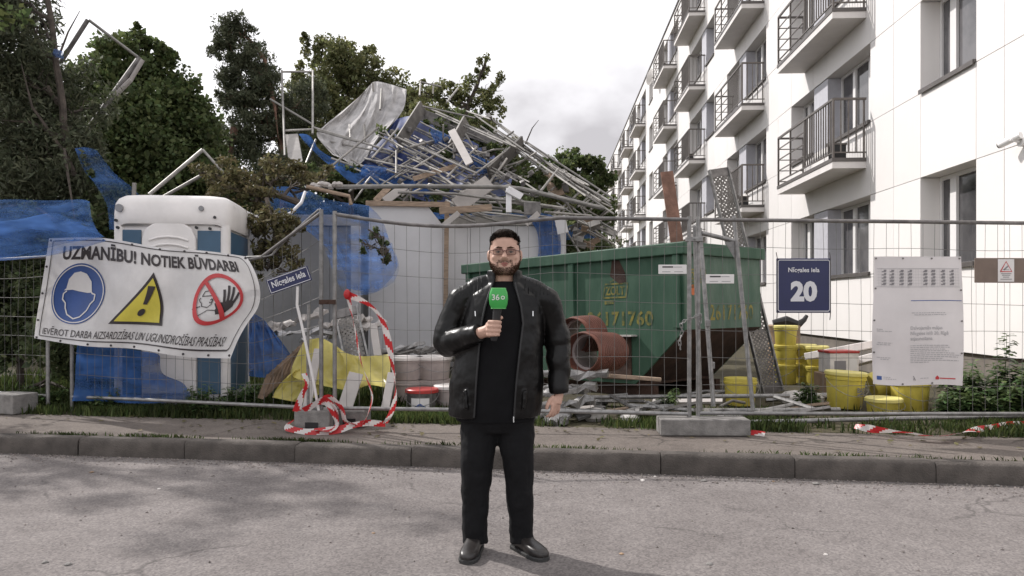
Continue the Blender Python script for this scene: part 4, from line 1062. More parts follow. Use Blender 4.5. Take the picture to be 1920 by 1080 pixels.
# white makers' plates on the fence mesh
for (px, py, lb) in ((1261, 505, 'small white maker plate on the fence left of the steel post'), (1350, 523, 'small white maker plate between the two slanted poles')):
    t = thing('maker_plate', lb, 'plate', at(px, py, 7.13), 0, 'white name plates on the fence')
    m = MB(); m.box((0, 0, 0), (.27, .006, .088)); m.build('plate', M['p_white'], t, bevel=.003)
    m = MB(); put(m, rect2d(-.098, .016, .005, .029), lambda x, y: V(x, -.0045, y)); m.build('maker_name', M['ink'], t)
    m = MB(); put(m, rect2d(.01, .019, .09, .024), lambda x, y: V(x, -.0045, y)); put(m, rect2d(-.10, -.026, -.02, -.021), lambda x, y: V(x, -.0045, y)); put(m, rect2d(.015, -.026, .10, -.021), lambda x, y: V(x, -.0045, y)); m.build('small_print', M['ink_soft'], t)

# ------------------------------------------------------------------ portable toilet
tl = thing('portable_toilet', 'white portable toilet with blue wall panels behind the banner', 'toilet', V(-4.14, 9.5, WZ + .02), .14)
tl.scale = (.96, .98, 1.04)
W2, D2, H2 = .68, .62, 2.02
m = MB(); m.bbox((-W2 - .02, -D2 - .02, 0), (W2 + .02, D2 + .02, .12)); m.build('base', M['cabin_grey'], tl, bevel=.02)
m = MB(); m.bbox((-W2 + .02, -D2 + .03, .10), (W2 - .02, D2 - .02, H2 + .1)); m.build('wall', M['toilet'], tl)
for (x0, x1) in ((-W2 + .10, -.36), (.30, W2 - .10)):
    m = MB(); m.bbox((x0, -D2 + .005, .13), (x1, -D2 + .028, H2)); m.build('blue_panel', M['toilet_blue'], tl, bevel=.01)
m = MB(); m.bbox((W2 - .018, -D2 + .12, .13), (W2 - .002, D2 - .12, H2)); m.build('blue_panel', M['toilet_blue'], tl, bevel=.01)
for sx_ in (-1, 1):
    for sy_ in (-1, 1):
        m = MB(); m.loft([[V(sx_ * (W2 - .055) + .065 * math.cos(a), sy_ * (D2 - .055) + .065 * math.sin(a), z) for a in [2 * PI * k / 10 for k in range(10)]] for z in (.1, H2 + .06)]); m.build('corner_post', M['toilet'], tl, smooth=True)
m = MB()
def arch(z, inset_, y): return 0
door = [(-.35, .14), (.29, .14), (.29, H2 - .10), (.24, H2 + .02), (.12, H2 + .10), (-.03, H2 + .12), (-.18, H2 + .10), (-.30, H2 + .02), (-.35, H2 - .10)]
m.prism([V(x, -D2 - .02, z) for x, z in door], V(0, .055, 0)); dr = m.build('door', M['toilet'], tl, bevel=.02)
for k in range(4):
    m = MB(); z = H2 - .10 - k * .085; m.path([V(-.26, -D2 - .022, z - .02), V(-.15, -D2 - .03, z + .012), V(-.03, -D2 - .032, z + .022), V(.09, -D2 - .03, z + .012), V(.20, -D2 - .022, z - .02)], .014, 8); m.build('vent_louvre', M['toilet'], dr, smooth=True)
m = MB(); m.box((.24, -D2 - .035, 1.05), (.05, .03, .16)); m.build('handle', M['black'], dr, bevel=.008)
rings = []
for z, kx, ky in ((H2 + .02, 1.03, 1.03), (H2 + .06, 1.055, 1.055), (H2 + .20, 1.05, 1.05), (H2 + .30, 1.035, 1.03), (H2 + .36, .99, .98), (H2 + .40, .90, .88), (H2 + .425, .70, .66), (H2 + .435, .2, .2)):
    rings.append([V(W2 * kx * math.copysign(abs(math.cos(a)) ** .22, math.cos(a)), D2 * ky * math.copysign(abs(math.sin(a)) ** .22, math.sin(a)), z + (.05 * max(0, 1 - (abs(math.cos(a)) / .55) ** 4) if z < H2 + .1 and math.sin(a) < 0 else 0)) for a in [2 * PI * k / 72 for k in range(72)]])
m = MB(); m.loft(rings); rf = m.build('roof', M['toilet'], tl, smooth=True)
for (x, z) in ((-.60, H2 + .24), (.36, H2 + .25)):
    m = MB(); m.tube((x, -D2 * 1.04 - .03, z), (x, -D2 * 1.0, z), .045 if x < 0 else .03, 14); m.build('roof_vent', M['cabin_grey'], rf, smooth=True)
for (x, z) in ((-.64, H2 + .10), (.52, H2 + .15), (.30, H2 + .03), (.46, H2 + .02), (-.62, H2 + .02)):
    m = MB(); m.tube((x, -D2 * 1.06 - .012, z), (x, -D2, z), .017, 10); m.build('rivet', M['black'], rf)
m = MB(); m.beam((W2 * .95, -D2 - .02, .6), (W2 * .95, -D2 - .02, .601), .1, .1)

# ------------------------------------------------------------------ green skip
sk = thing('skip_container', 'big dented green steel skip with rusty bottom and yellow stencilled numbers', 'skip', (2.17, 9.3, WZ), math.atan2(.748, -.664))
sk.rotation_mode = 'QUATERNION'; sk.rotation_quaternion = Matrix.Rotation(math.atan2(.748, -.664), 3, 'Z').to_quaternion() @ Matrix.Rotation(R(1.45), 3, 'Y').to_quaternion()
SL_, SW_, ST = 4.4, 1.81, 2.02
prof = [(0, ST - .16), (0, .92), (.80, .20), (SL_ - .80, .20), (SL_, .92), (SL_, ST - .16)]
m = MB(); m.prism([V(x, 0, z) for x, z in prof], V(0, -.03, 0)); m.build('side_wall', M['skip'], sk)
m = MB(); m.prism([V(x, -SW_ + .03, z) for x, z in prof], V(0, -.03, 0)); m.build('side_wall', M['skip'], sk)
for x0 in (0, SL_ - .03):
    m = MB(); m.bbox((x0, -SW_ + .031, .92), (x0 + .03, -.031, ST - .16)); m.build('end_wall', M['skip_end'], sk)
m = MB(); m.prism([V(0.001, -.031, .918), V(.80, -.031, .198), V(.80, -SW_ + .031, .198), V(.001, -SW_ + .031, .918)], V(.02, 0, .03)); m.build('sloping_end', M['rust'], sk)
m = MB(); m.prism([V(SL_ - .001, -.031, .918), V(SL_ - .80, -.031, .198), V(SL_ - .80, -SW_ + .031, .198), V(SL_ - .001, -SW_ + .031, .918)], V(-.02, 0, .03)); m.build('sloping_end', M['rust'], sk)
m = MB(); m.bbox((.79, -SW_ + .031, .17), (SL_ - .79, -.031, .20)); m.build('floor', M['rust'], sk)
m = MB(); z0 = ST - .158
for a, b in (((-.06, .06, z0), (SL_ + .06, -.05, ST)), ((-.06, -SW_ - .06, z0), (SL_ + .06, -SW_ + .05, ST)), ((-.06, -SW_ + .051, z0), (.05, -.051, ST)), ((SL_ - .05, -SW_ + .051, z0), (SL_ + .06, -.051, ST))): m.bbox(a, b)
m.build('rim', M['skip'], sk, bevel=.015)
for x in (.09, 1.91, 3.2, 4.3):
    m = MB(); m.bbox((x - .05, .001, .94 if x < 1 or x > 4 else .22), (x + .05, .05, z0 - .002)); m.build('side_rib', M['skip'], sk, bevel=.008)
for y in (-.18, -SW_ + .18):
    m = MB(); m.bbox((.6, y - .05, 0), (SL_ - .6, y + .05, .168)); m.build('skid', M['rust'], sk)
m = MB(); m.bbox((.75, .002, .83), (1.35, .13, .85)); m.build('step_plate', M['white_board'], sk)
m = MB(); m.bbox((.85, .0015, .25), (1.40, .02, .825)); m.build('pocket', M['rust'], sk)
side = lambda xc, zc, o_=.004: (lambda x, y: V(xc - x, o_, zc + y))
endf = lambda yc, zc, o_=.004: (lambda x, y: V(-o_, yc - x, zc + y))
tx = text2d('26171760', 1, .03, spacing=1.12); m = MB(); put(m, (fit(tx[0], w=1.14, h=.20), tx[1]), side(1.055, 1.07)); m.build('phone_number', M['stencil'], sk)
tx = text2d('26171760', 1, .02, spacing=1.12); m = MB(); put(m, (fit(tx[0], w=1.05, h=.21), tx[1]), endf(-1.08, 1.13)); m.build('phone_number', M['stencil'], sk)
for fn, k in ((side(1.12, 1.45), .85), (endf(-.30, 1.60), .7)):
    tx = text2d('ZOLT', 1, .03); m = MB(); put(m, (fit(tx[0], w=.40 * k, h=.145 * k), tx[1]), fn); put(m, line2d(dense([(-.25 * k, -.11 * k), (.22 * k, -.11 * k), (.27 * k, .11 * k), (-.20 * k, .11 * k)], 2), .022), fn)
    put(m, line2d([(-.22 * k, -.19 * k), (-.03 * k, -.18 * k)], .05), fn); put(m, line2d([(-.10 * k, .14 * k), (.05 * k, .20 * k), (.18 * k, .14 * k)], .016), fn); m.build('emblem', M['stencil'], sk)
m = MB(); put(m, poly2d([(-.14, -.05), (.02, -.16), (.14, -.14), (.13, -.02), (.02, .17), (-.10, .17)]), side(1.06, 1.70, .006)); m.build('rust_patch', M['rust'], sk)
m = MB(); put(m, disc2d(.05, .07, 14), endf(-.19, 1.42)); m.build('orange_mark', M['orange'], sk)
# rusty board and rubble in the skip
m = MB(); m.beam(at(1250, 322, 10.2), at(1276, 500, 10.0), .17, .04, up=(0, 1, 0)); tag(m.build('rusty_plank', M['rusty_wood'], bevel=.006), 'rusty brown plank standing up out of the skip', 'plank')

# slanted steel ladder frame leaning beside the fence posts
lf = thing('leaning_scaffold', 'leaning galvanised scaffold frame with two slanted legs in front of the skip', 'scaffold frame', at(1375, 772, 7.7))
ll = lf.location
for name, pts in (('leg', [(1312, 428, 7.95), (1338, 762, 7.62)]), ('leg', [(1376, 405, 7.98), (1412, 770, 7.66)]), ('crossbar', [(1316, 437, 7.93), (1378, 452, 7.95)]), ('leg', [(1303, 424, 7.5), (1313, 770, 7.5)])):
    m = MB(); m.path([at(*p) - ll for p in pts], .024, 10); m.build(name, M['galv'], lf, smooth=True)
m = MB(); m.prism([at(x, y, 7.93) - ll for x, y in ((1376, 452), (1360, 455), (1386, 500))], V(0, .006, 0)); m.build('gusset_plate', M['galv'], lf)
for (x, y) in ((1327, 606), (1335, 685)):
    m = MB(); m.box(at(x, y, 7.72) - ll, (.05, .05, .07)); m.build('wedge_lock', M['galv'], lf, bevel=.006)

def perforated(label, p0, p1, wd, nrm, hole=.032):
    """a scaffold deck plank of punched steel sheet with raised side rails, holes cut through"""
    t = thing('perforated_deck', label, 'scaffold deck', p0)
    d = p1 - p0; ln_ = d.length; d.normalize(); n_ = Vector(nrm); x = d.cross(n_).normalized(); n_ = x.cross(d).normalized()
    fr = lambda a, b, c=0.0: x * a + d * b + n_ * c
    m = MB(); cols = int((wd - .05) / hole); rows = int(ln_ / hole); ox = -cols * hole / 2
    for i in range(rows):
        for j_ in range(cols):
            cx_, cy_ = ox + (j_ + .5) * hole, (i + .5) * hole; b = len(m.v); h = hole / 2
            if (i + j_) % 2: 
                m.add([fr(cx_ - h, cy_ - h), fr(cx_ + h, cy_ - h), fr(cx_ + h, cy_ + h), fr(cx_ - h, cy_ + h)], [(0, 1, 2, 3)])
            else:
                r_ = h * .62; o4 = [(-h, -h), (h, -h), (h, h), (-h, h)]; i4 = [(-r_, -r_), (r_, -r_), (r_, r_), (-r_, r_)]
                m.add([fr(cx_ + a, cy_ + b_) for a, b_ in o4 + i4], [(k, (k + 1) % 4, 4 + (k + 1) % 4, 4 + k) for k in range(4)])
    m.build('punched_sheet', M['deck'], t)
    for s_ in (-1, 1):
        m = MB(); m.beam(fr(s_ * (wd / 2 - .012), 0), fr(s_ * (wd / 2 - .012), ln_), .026, .06, up=n_); m.build('side_rail', M['galv'], t, bevel=.004)
    for y_ in (.06, ln_ - .06):
        m = MB(); m.beam(fr(-wd / 2 + .02, y_, .0), fr(wd / 2 - .02, y_, 0), .12, .02, up=n_); m.build('end_plate', M['galv_dark'], t)
    return t
perforated('perforated steel scaffold deck leaning upright behind the end of the skip', at(1450, 737, 10.45), at(1347, 316, 10.7), .33, (.25, -1, .2))
perforated('short perforated steel deck standing behind the yellow sheet', at(672, 690, 8.9), at(648, 578, 9.3), .30, (.1, -1, .3))

# ------------------------------------------------------------------ corrugated pipes
def pipe(label, c, ax, ln_, ro, ri):
    t = thing('corrugated_pipe', label, 'pipe', c, 0, 'corrugated drain pipes beside the skip'); ax = ax.normalized(); Mx = ax.to_track_quat('Z', 'Y').to_matrix(); n = 32
    prof = [(ri, 0.0), (ro * .93, 0), (ro * .93, .10)]
    z = .10
    while z < ln_: prof += [(ro * .93, z), (ro, z + .008), (ro, z + .030), (ro * .93, z + .038)]; z += .052
    m = MB(); m.loft([[Mx @ V(r * math.cos(2 * PI * k / n), r * math.sin(2 * PI * k / n), zz) for k in range(n)] for r, zz in prof], cap=False); m.build('outer_wall', M['pipe'], t, smooth=True)
    m = MB(); m.loft([[Mx @ V((ri - .001) * math.cos(2 * PI * k / n), (ri - .001) * math.sin(2 * PI * k / n), zz) for k in range(n)] for zz in (.002, .22)], cap=False); m.build('socket', M['pipe'], t, smooth=True)
    m = MB(); m.loft([[Mx @ V(r * math.cos(2 * PI * k / n), r * math.sin(2 * PI * k / n), zz) for k in range(n)] for r, zz in ((ri - .002, .20), (ri - .03, .205), (ri - .03, ln_))], cap=False); m.build('inner_wall', M['pipe_in'], t, smooth=True)
    return t
pipe('brown corrugated pipe with its open end facing the road', at(1090, 660, 8.45), V(.50, .86, -.05), .85, .238, .213)
pipe('brown corrugated pipe lying behind, higher than the front one', at(1072, 630, 8.95), V(.55, .83, .02), .5, .235, .21)

# ------------------------------------------------------------------ buckets
def bucket(label, c, r0, r1, h, tilt=(0, 0, 0), lid='yellow_lid', body_='yellow', group='yellow plastic buckets', name='yellow_bucket', print_=False, cat='bucket'):
    t = thing(name, label, cat, c, 0, group); t.rotation_euler = tilt
    m = MB(); m.lathe([(r0 * .96, 0), (r0, .012), (lerp(r0, r1, .80), h * .80), (lerp(r0, r1, .8) + .012, h * .81), (lerp(r0, r1, .86) + .012, h * .87), (r1, h * .88), (r1, h)], n=28); m.build('body', M[body_], t, smooth=True)
    if lid:
        m = MB(); m.lathe([(r1 + .012, h - .03), (r1 + .016, h - .028), (r1 + .016, h + .004), (r1 + .004, h + .014), (r1 - .02, h + .008), (.01, h + .008)], n=28); m.build('lid', M[lid], t, smooth=True)
    m = MB(); m.path([V((r1 + .02) * math.cos(a), (r1 + .02) * math.sin(a) * .35 - (r1 + .02) * .9 * (1 if True else 0) * abs(math.sin(a)), h * .84 - .45 * h * abs(math.sin(a))) for a in [PI + PI * k / 12 for k in range(13)]], .0035, 5); m.build('bail_handle', M['galv'], t)
    if print_:
        tx = text2d('BASE', 1, .03); m = MB(); q = fit(tx[0], w=.15, h=.06); rr = lerp(r0, r1, .55) + .012
        put(m, (q, tx[1]), lambda x, y: V(rr * math.sin(.55 + x / rr), -rr * math.cos(.55 + x / rr), h * .55 + y)); put(m, line2d([(-.07, -.06), (.0, -.04), (.07, -.05)], .018), lambda x, y: V(rr * math.sin(.55 + x / rr), -rr * math.cos(.55 + x / rr), h * .55 + y)); m.build('label_print', M['ink_soft'], t)
    return t
def gb(px, Y, z=WZ): return V((px - CX) / F * Y, Y, z)
bucket('large upright yellow bucket with printed lettering left of the poster', gb(1583, 8.95), .19, .225, .42, (0, .05, 0), 'yellow_lid', print_=True)
bucket('small pale-lidded yellow tub in front of the other buckets', gb(1657, 8.45), .17, .185, .17, (0, 0, 0))
bucket('large yellow bucket standing under the poster corner', gb(1706, 8.75), .185, .215, .36, lid=None)
bucket('yellow bucket tipped on its side left of the poster foot', gb(1635, 9.15, WZ + .22), .17, .20, .38, (.3, 1.2, .2), None)
bucket('yellow bucket tipped over under the poster', gb(1672, 9.5, WZ + .20), .16, .19, .36, (1.3, .3, .6), None)
bucket('yellow bucket at the foot of the perforated deck, seen through the fence', gb(1388, 9.2), .17, .195, .33, lid=None)
for (px, Y, n, lb) in ((1473, 11.6, 3, 'left'), (1508, 11.75, 2, 'middle'), (1530, 11.3, 2, 'right')):
    for k in range(n):
        bucket('%s yellow bucket of the %s stack behind the perforated deck' % (['bottom', 'second', 'top'][k], lb), gb(px, Y, WZ + .30 * k + .0), .15, .17, .295, (0, 0, RNG.uniform(0, 6)), 'yellow' if k < n - 1 else 'yellow_lid', group='stacked yellow buckets')
bucket('white pail with red rim lid left of the big bucket', gb(1565, 10.6, WZ + .0), .16, .18, .36, lid='red_lid', body_='pail_lid', group=None, name='white_pail')
m = MB(); m.box(gb(1570, 10.2, WZ + .26) + V(0, 0, .1), (.40, .32, .26)); t = thing('paint_carton', 'white paint carton with red top edge behind the yellow buckets', 'box', gb(1572, 10.0, WZ + .33), .1)
m = MB(); m.box((0, 0, .13), (.40, .3, .26)); m.build('carton', M['pail_lid'], t, bevel=.006); m = MB(); m.box((0, 0, .275), (.42, .32, .03)); m.build('lid', M['red_lid'], t, bevel=.006)
m = MB(); m.box((-.06, -.152, .10), (.16, .004, .12)); m.build('picture_print', M['ink_soft'], t); m = MB(); m.box((.12, -.152, .11), (.10, .004, .16)); m.build('blank_label', M['p_white'], t)
m = MB(); m.box(gb(1572, 10.0, WZ) + V(0, 0, .16), (.5, .4, .32)); tag(m.build('cardboard_box', M['carton'], bevel=.01), 'brown cardboard box under the paint carton', 'box')
for i, (a, b, lb) in enumerate((((1520, 668, 11.0), (1672, 640, 9.9), 'top'), ((1560, 690, 10.6), (1672, 662, 9.8), 'lower'))):
    m = MB(); m.beam(at(*a), at(*b), .28, .10); tag(m.build('foam_slab', M['toilet' if i else 'pail_lid'], bevel=.008), '%s cream insulation slab lying behind the yellow buckets' % lb, 'foam slab', 'insulation slabs')
br = thing('rusty_drum', 'brown drum with a black sack on top behind the stacked buckets', 'drum', gb(1470, 12.2), 0)
m = MB(); m.lathe([(.24, 0), (.25, .02), (.25, .45), (.262, .46), (.25, .48), (.25, .86), (.262, .88), (.24, .90)], n=24); m.build('barrel', M['carton'], br, smooth=True)
m = MB(); m.path([V(-.2, -.05, .93), V(0, -.1, .97), V(.2, -.08, .90), V(.31, -.05, .98), V(.36, -.03, 1.05)], [.05, .08, .07, .04, .03], 8); m.build('sack', M['black'], br, smooth=True)
# paint pails and red-lidded tub beside the man
for i, (px, Y, lb) in enumerate(((762, 9.3, 'left'), (812, 9.35, 'right'))):
    bucket('%s of the two big white-lidded pails beside the man' % lb, gb(px, Y), .20, .225, .30, (0, 0, .5 * i), None, 'pail', 'white-lidded pails', 'paint_pail')
    bucket('%s upper white-lidded pail of the pair beside the man' % lb, gb(px, Y + .02, WZ + .305), .20, .225, .27, (0, 0, .5 * i), 'pail_lid', 'pail', 'white-lidded pails', 'paint_pail')
rt = bucket('dark tub with red lid and white label in front of the pails', gb(791, 8.55), .16, .175, .26, lid='red_lid', body_='galv_dark', group=None, name='paint_tub')
m = MB(); m.sheet(lambda u, v: V(.176 * math.sin(-.62 + 1.24 * u), -.180 * math.cos(-.62 + 1.24 * u), .03 + .15 * v), 10, 1); lb_ = m.build('label', M['p_white'], rt)
m = MB(); m.sheet(lambda u, v: V(.178 * math.sin(-.45 + .9 * u), -.183 * math.cos(-.45 + .9 * u), .045 + (.03 + .05 * (1 - abs(2 * u - 1))) * v), 10, 1); m.build('label_print', M['p_blue'], lb_)
bucket('grey paint tub under the man\'s elbow next to the red lid', gb(842, 8.75), .15, .165, .28, lid='pail_lid', body_='pail', group=None, name='grey_tub')
# crumpled sheet-metal scraps
def scrap(label, a, b, wd, th, mt, group, name='metal_scrap', seed=0, cat='scrap'):
    rg = random.Random(seed); p0, p1 = at(*a), at(*b); d = (p1 - p0).normalized(); up = V(0, 0, 1); x = d.cross(up).normalized(); z = x.cross(d); n = 7; rings = []
    for i in range(n + 1):
        c = p0.lerp(p1, i / n) + z * rg.uniform(-.025, .025); tw = rg.uniform(-.4, .4); w_ = wd * rg.uniform(.75, 1.1); t_ = th * rg.uniform(.6, 1.3)
        xx = x * math.cos(tw) + z * math.sin(tw); zz = z * math.cos(tw) - x * math.sin(tw)
        rings.append([c - xx * w_ / 2 - zz * t_ / 2, c + xx * w_ / 2 - zz * t_ / 2 * rg.uniform(.3, 1), c + xx * w_ / 2 + zz * t_ / 2, c + zz * t_ * rg.uniform(.2, .9), c - xx * w_ / 2 + zz * t_ / 2])
    m = MB(); m.loft(rings); return tag(m.build(name, M[mt]), label, cat, group)
for i, (a, b) in enumerate((((1015, 703, 8.3), (1140, 705, 8.1)), ((1000, 745, 8.2), (1118, 722, 8.0)), ((1010, 765, 8.0), (1115, 750, 7.9)), ((1000, 728, 8.5), (1100, 735, 8.2)), ((1020, 790, 7.75), (1062, 792, 7.65)), ((1000, 775, 7.9), (1070, 778, 7.8)))):
    scrap('crumpled silver sheet-metal strip under the brown pipes, %s' % ['topmost of the pile', 'third from the top', 'fourth from the top', 'second from the top', 'lowest, on the pavement edge', 'second lowest of the pile'][i], a, b, .16, .07, 'foil', 'crumpled metal strips', seed=i)
for i in range(12):
    x0 = 700 + i * 11 + RNG.uniform(-14, 14); y0 = 675 - i * 2 + RNG.uniform(-10, 14); ln_ = RNG.uniform(60, 130)
    scrap('pale torn metal strip heaped behind the paint pails', (x0, y0, 9.9), (x0 + ln_, y0 - RNG.uniform(-8, 32), 10.2), .14, .05, 'foil' if i % 2 else 'deck', 'torn strips behind the pails', seed=40 + i)
for i in range(10):
    x0 = 488 + i * 20 + RNG.uniform(-10, 10); y0 = 640 - RNG.uniform(-8, 40); sc2 = RNG.uniform(30, 85)
    scrap('broken pale board lying behind the yellow sheet', (x0, y0, 9.7), (x0 + sc2, y0 + RNG.uniform(-22, 16), 9.95), .20, .05, RNG.choice(['white_board', 'cabin', 'deck']), 'broken boards behind the yellow sheet', 'broken_board', 80 + i, 'board')
for i, (a, b) in enumerate((((597, 655, 8.6), (575, 765, 8.2)), ((735, 700, 8.5), (722, 768, 8.2)), ((700, 610, 9.2), (712, 690, 8.9)))):
    m = MB(); m.beam(at(*a), at(*b), .09, .04, up=(0, 1, 0)); tag(m.build('timber_leg', M['white_board'], bevel=.004), ['slanting pale timber left of the sign post base', 'upright pale timber right under the yellow sheet', 'white timber standing behind the tape loop'][i], 'timber')
m = MB(); m.beam(at(668, 700, 8.4), at(645, 770, 8.15), .16, .03, up=(0, 1, 0)); tag(m.build('leaning_board', M['white_board'], bevel=.004), 'wide pinkish board leaning below the yellow sheet', 'board')
m = MB(); m.beam(at(1085, 700, 8.45), at(1240, 712, 8.2), .045, .045); tag(m.build('wooden_pole', M['wood'], bevel=.01), 'thin wooden pole lying under the skip', 'pole')
# brown slatted pallet piece
pt_ = thing('pallet_piece', 'broken brown wooden pallet leaning left of the yellow sheet', 'pallet', at(500, 748, 8.5))
p0, p1 = at(492, 742, 8.5) - pt_.location, at(568, 672, 8.9) - pt_.location; off = V(.05, .1, .20)
for s_ in (0, 1):
    m = MB(); m.beam(p0 + off * s_, p1 + off * s_, .09, .05); m.build('bearer', M['old_wood'], pt_, bevel=.004)
for k in range(9):
    q = p0.lerp(p1, k / 8); m = MB(); m.beam(q - off * .15 + V(0, -.03, 0), q + off * 1.15 + V(0, -.03, 0), .07, .02, up=(0, 1, 0)); m.build('slat', M['old_wood'], pt_, bevel=.003)

# scaffold pieces lying on the ground inside the fence
for i, (label, tubes) in enumerate((
    ('long galvanised tube lying inside the fence in front of the skip', [((1100, 745, 8.6), (1480, 742, 8.55))]),
    ('braced steel frame lying flat right of the long concrete foot', [((1330, 770, 8.0), (1575, 768, 7.95)), ((1452, 744, 8.5), (1535, 770, 7.95)), ((1420, 772, 7.9), (1500, 756, 8.3)), ((1330, 785, 7.7), (1480, 768, 8.0))]),
    ('bent steel brace lying crosswise behind the fence', [((1145, 742, 8.6), (1200, 772, 8.0)), ((1180, 760, 8.2), (1300, 770, 8.1)), ((1215, 755, 8.3), (1250, 772, 8.0)), ((1165, 775, 7.95), (1240, 752, 8.4))]),
    ('grey tube lying low along the right fence bottom', [((1395, 792, 7.55), (1930, 779, 7.65))]),
    ('dull tube on the grass near the long concrete foot', [((1030, 768, 7.9), (1245, 776, 7.75))]))):
    t = thing('scaffold_tube' if len(tubes) == 1 else 'scaffold_section', label, 'scaffold', at(*tubes[0][0]), 0, 'scaffold pieces lying inside the fence')
    for a, b in tubes:
        m = MB(); m.tube(at(*a) - t.location, at(*b) - t.location, .024, 8); m.build('tube', M['galv'], t, smooth=True)
for i in range(22):
    x0 = RNG.uniform(1010, 1470); y0 = RNG.uniform(742, 782); Y0 = F * (CH - WZ - .05) / (y0 - HY); ln_ = RNG.uniform(.25, .9); an = RNG.uniform(-.5, .5)
    a = at(x0, y0, Y0); b = a + V(math.cos(an) * ln_, math.sin(an) * ln_, RNG.uniform(-.02, .10)); m = MB()
    if i % 3: m.beam(a, b, RNG.uniform(.05, .13), .03, roll=RNG.uniform(-.6, .6))
    else: m.path([a, a.lerp(b, .5) + V(0, 0, RNG.uniform(0, .06)), b], .018, 7)
    tag(m.build('debris_piece', M[RNG.choice(['galv', 'deck', 'foil', 'white_board', 'wood', 'galv_dark'])]), 'scrap of board or tube littering the ground before the skip', 'scrap', 'scraps on the ground before the skip')
sc3 = [((1115, 770, 8.0), .15), ((1180, 778, 7.8), .12), ((1490, 735, 9.2), .2), ((1525, 730, 9.3), .16)]
for i, (a, s_) in enumerate(sc3):
    p = at(*a); p.z = WZ; m = MB(); m.ell(p + V(0, 0, s_ * .35), (s_, s_ * .8, s_ * .55), 7, 5); tag(m.build('rubble_lump', M['plaster']), ['pale rubble lump on the grass below the metal strips', 'small grey rubble lump by the concrete foot', 'white crumbly rubble lump by the small weed', 'white rubble lump behind the small weed'][i], 'rubble')

# ------------------------------------------------------------------ yellow sheet
ysg = [[(570, 640), (600, 634), (625, 645), (650, 662), (680, 668), (730, 664)], [(555, 670), (590, 668), (630, 675), (660, 690), (690, 695), (732, 690)], [(545, 700), (585, 698), (620, 712), (655, 722), (690, 715), (730, 715)], [(560, 712), (600, 722), (640, 730), (662, 733), (692, 722), (728, 728)]]
def grid_sheet(g_, Yf, amp=.03, fr=9, seed=0, fv=6):
    rg = random.Random(seed); ph = [rg.uniform(0, 6) for _ in range(4)]
    def fn(u, v):
        row = [cr(r_, u) for r_ in g_]; q = cr(row, v)
        Y = Yf(u, v) + amp * (math.sin(fr * u + 3 * v + ph[0]) * .6 + math.sin(fr * 1.9 * u - 4 * v + ph[1]) * .3 + math.sin(fv * v + fr * .6 * u + ph[2]) * .4 + .2 * math.sin(fr * 4 * u + 9 * v + ph[3]) + .7 * abs(math.sin(fr * 1.35 * u + 2.6 * v + ph[1])) + .35 * abs(math.sin(fr * 2.9 * u - 5 * v + ph[2])))
        return at(q[0], q[1], Y)
    return fn
m = MB(); m.sheet(grid_sheet(ysg, lambda u, v: 8.75 - .35 * v, .06, 8, 3), 40, 22); tag(m.build('yellow_sheet', M['yellow_sheet'], smooth=True), 'crumpled yellow plastic sheet draped behind the fence posts', 'plastic sheet')
m = MB(); m.sheet(grid_sheet([[(556, 690), (580, 700), (605, 715)], [(525, 720), (560, 728), (600, 738)], [(510, 745), (545, 752), (570, 755)]], lambda u, v: 8.55 - .1 * v, .04, 7, 6), 14, 12); tag(m.build('yellow_scrap', M['yellow_sheet'], smooth=True), 'torn yellow plastic scrap trailing down beside the pallet', 'plastic sheet')

# ------------------------------------------------------------------ red and white barrier tape
def tape(label, pts, wd=.072, twist=0.0, seed=0, pitch=.11, k=14, up=None):
    rg = random.Random(seed); P_ = []
    n = len(pts) - 1
    def c3(t):
        x = t * n; i = min(int(x), n - 1); f = x - i; g_ = lambda q: pts[max(0, min(n, q))]
        p0, p1, p2, p3 = g_(i - 1), g_(i), g_(i + 1), g_(i + 2)
        return .5 * ((2 * p1) + (-p0 + p2) * f + (2 * p0 - 5 * p1 + 4 * p2 - p3) * f * f + (-p0 + 3 * p1 - 3 * p2 + p3) * f ** 3)
    N_ = n * k; C = [c3(i / N_) for i in range(N_ + 1)]; s_ = [0]
    for i in range(N_): s_.append(s_[-1] + (C[i + 1] - C[i]).length)
    steps = max(2, int(s_[-1] / (pitch / 4))); m = MB(); rows = []; ph = rg.uniform(0, 6); j_ = 0
    for q in range(steps + 1):
        d_ = s_[-1] * q / steps
        while j_ < N_ - 1 and s_[j_ + 1] < d_: j_ += 1
        f = (d_ - s_[j_]) / max(1e-6, s_[j_ + 1] - s_[j_]); c = C[j_].lerp(C[j_ + 1], f); tg = (C[j_ + 1] - C[j_]).normalized()
        b_ = tg.cross(up or V(0, -1, 0)); b_ = b_.normalized() if b_.length > .05 else V(0, 0, 1)
        nn = tg.cross(b_); a = ph * .15 + twist * d_ + .5 * math.sin(5 * d_ + ph) * (1 if twist else .5)
        w_ = b_ * math.cos(a) + nn * math.sin(a); rows.append((c, w_, tg, wd * (.82 + .18 * math.sin(11 * d_ + ph))))
    for q in range(steps):
        for e_ in range(4):
            t0, t1 = e_ / 4 - .5, (e_ + 1) / 4 - .5
            m.cur = 1 if int((q + e_ * 1.0) // 4) % 2 else 0
            c0, w0, g0, d0 = rows[q]; c1, w1, g1, d1 = rows[q + 1]
            m.add([c0 + w0 * d0 * t0, c0 + w0 * d0 * t1, c1 + w1 * d1 * t1, c1 + w1 * d1 * t0], [(0, 1, 2, 3)])
    return tag(m.build('barrier_tape', [M['tape_red'], M['tape_white']]), label, 'tape', 'red and white barrier tape')
A7 = lambda l: [at(*p) for p in l]
tape('striped tape arching from the post down to the right', A7([(650, 552, 7.26), (690, 570, 7.24), (716, 600, 7.22), (730, 650, 7.2), (738, 700, 7.2), (742, 735, 7.2), (735, 770, 7.22), (722, 794, 7.3)]), .085, 1.2, 1)
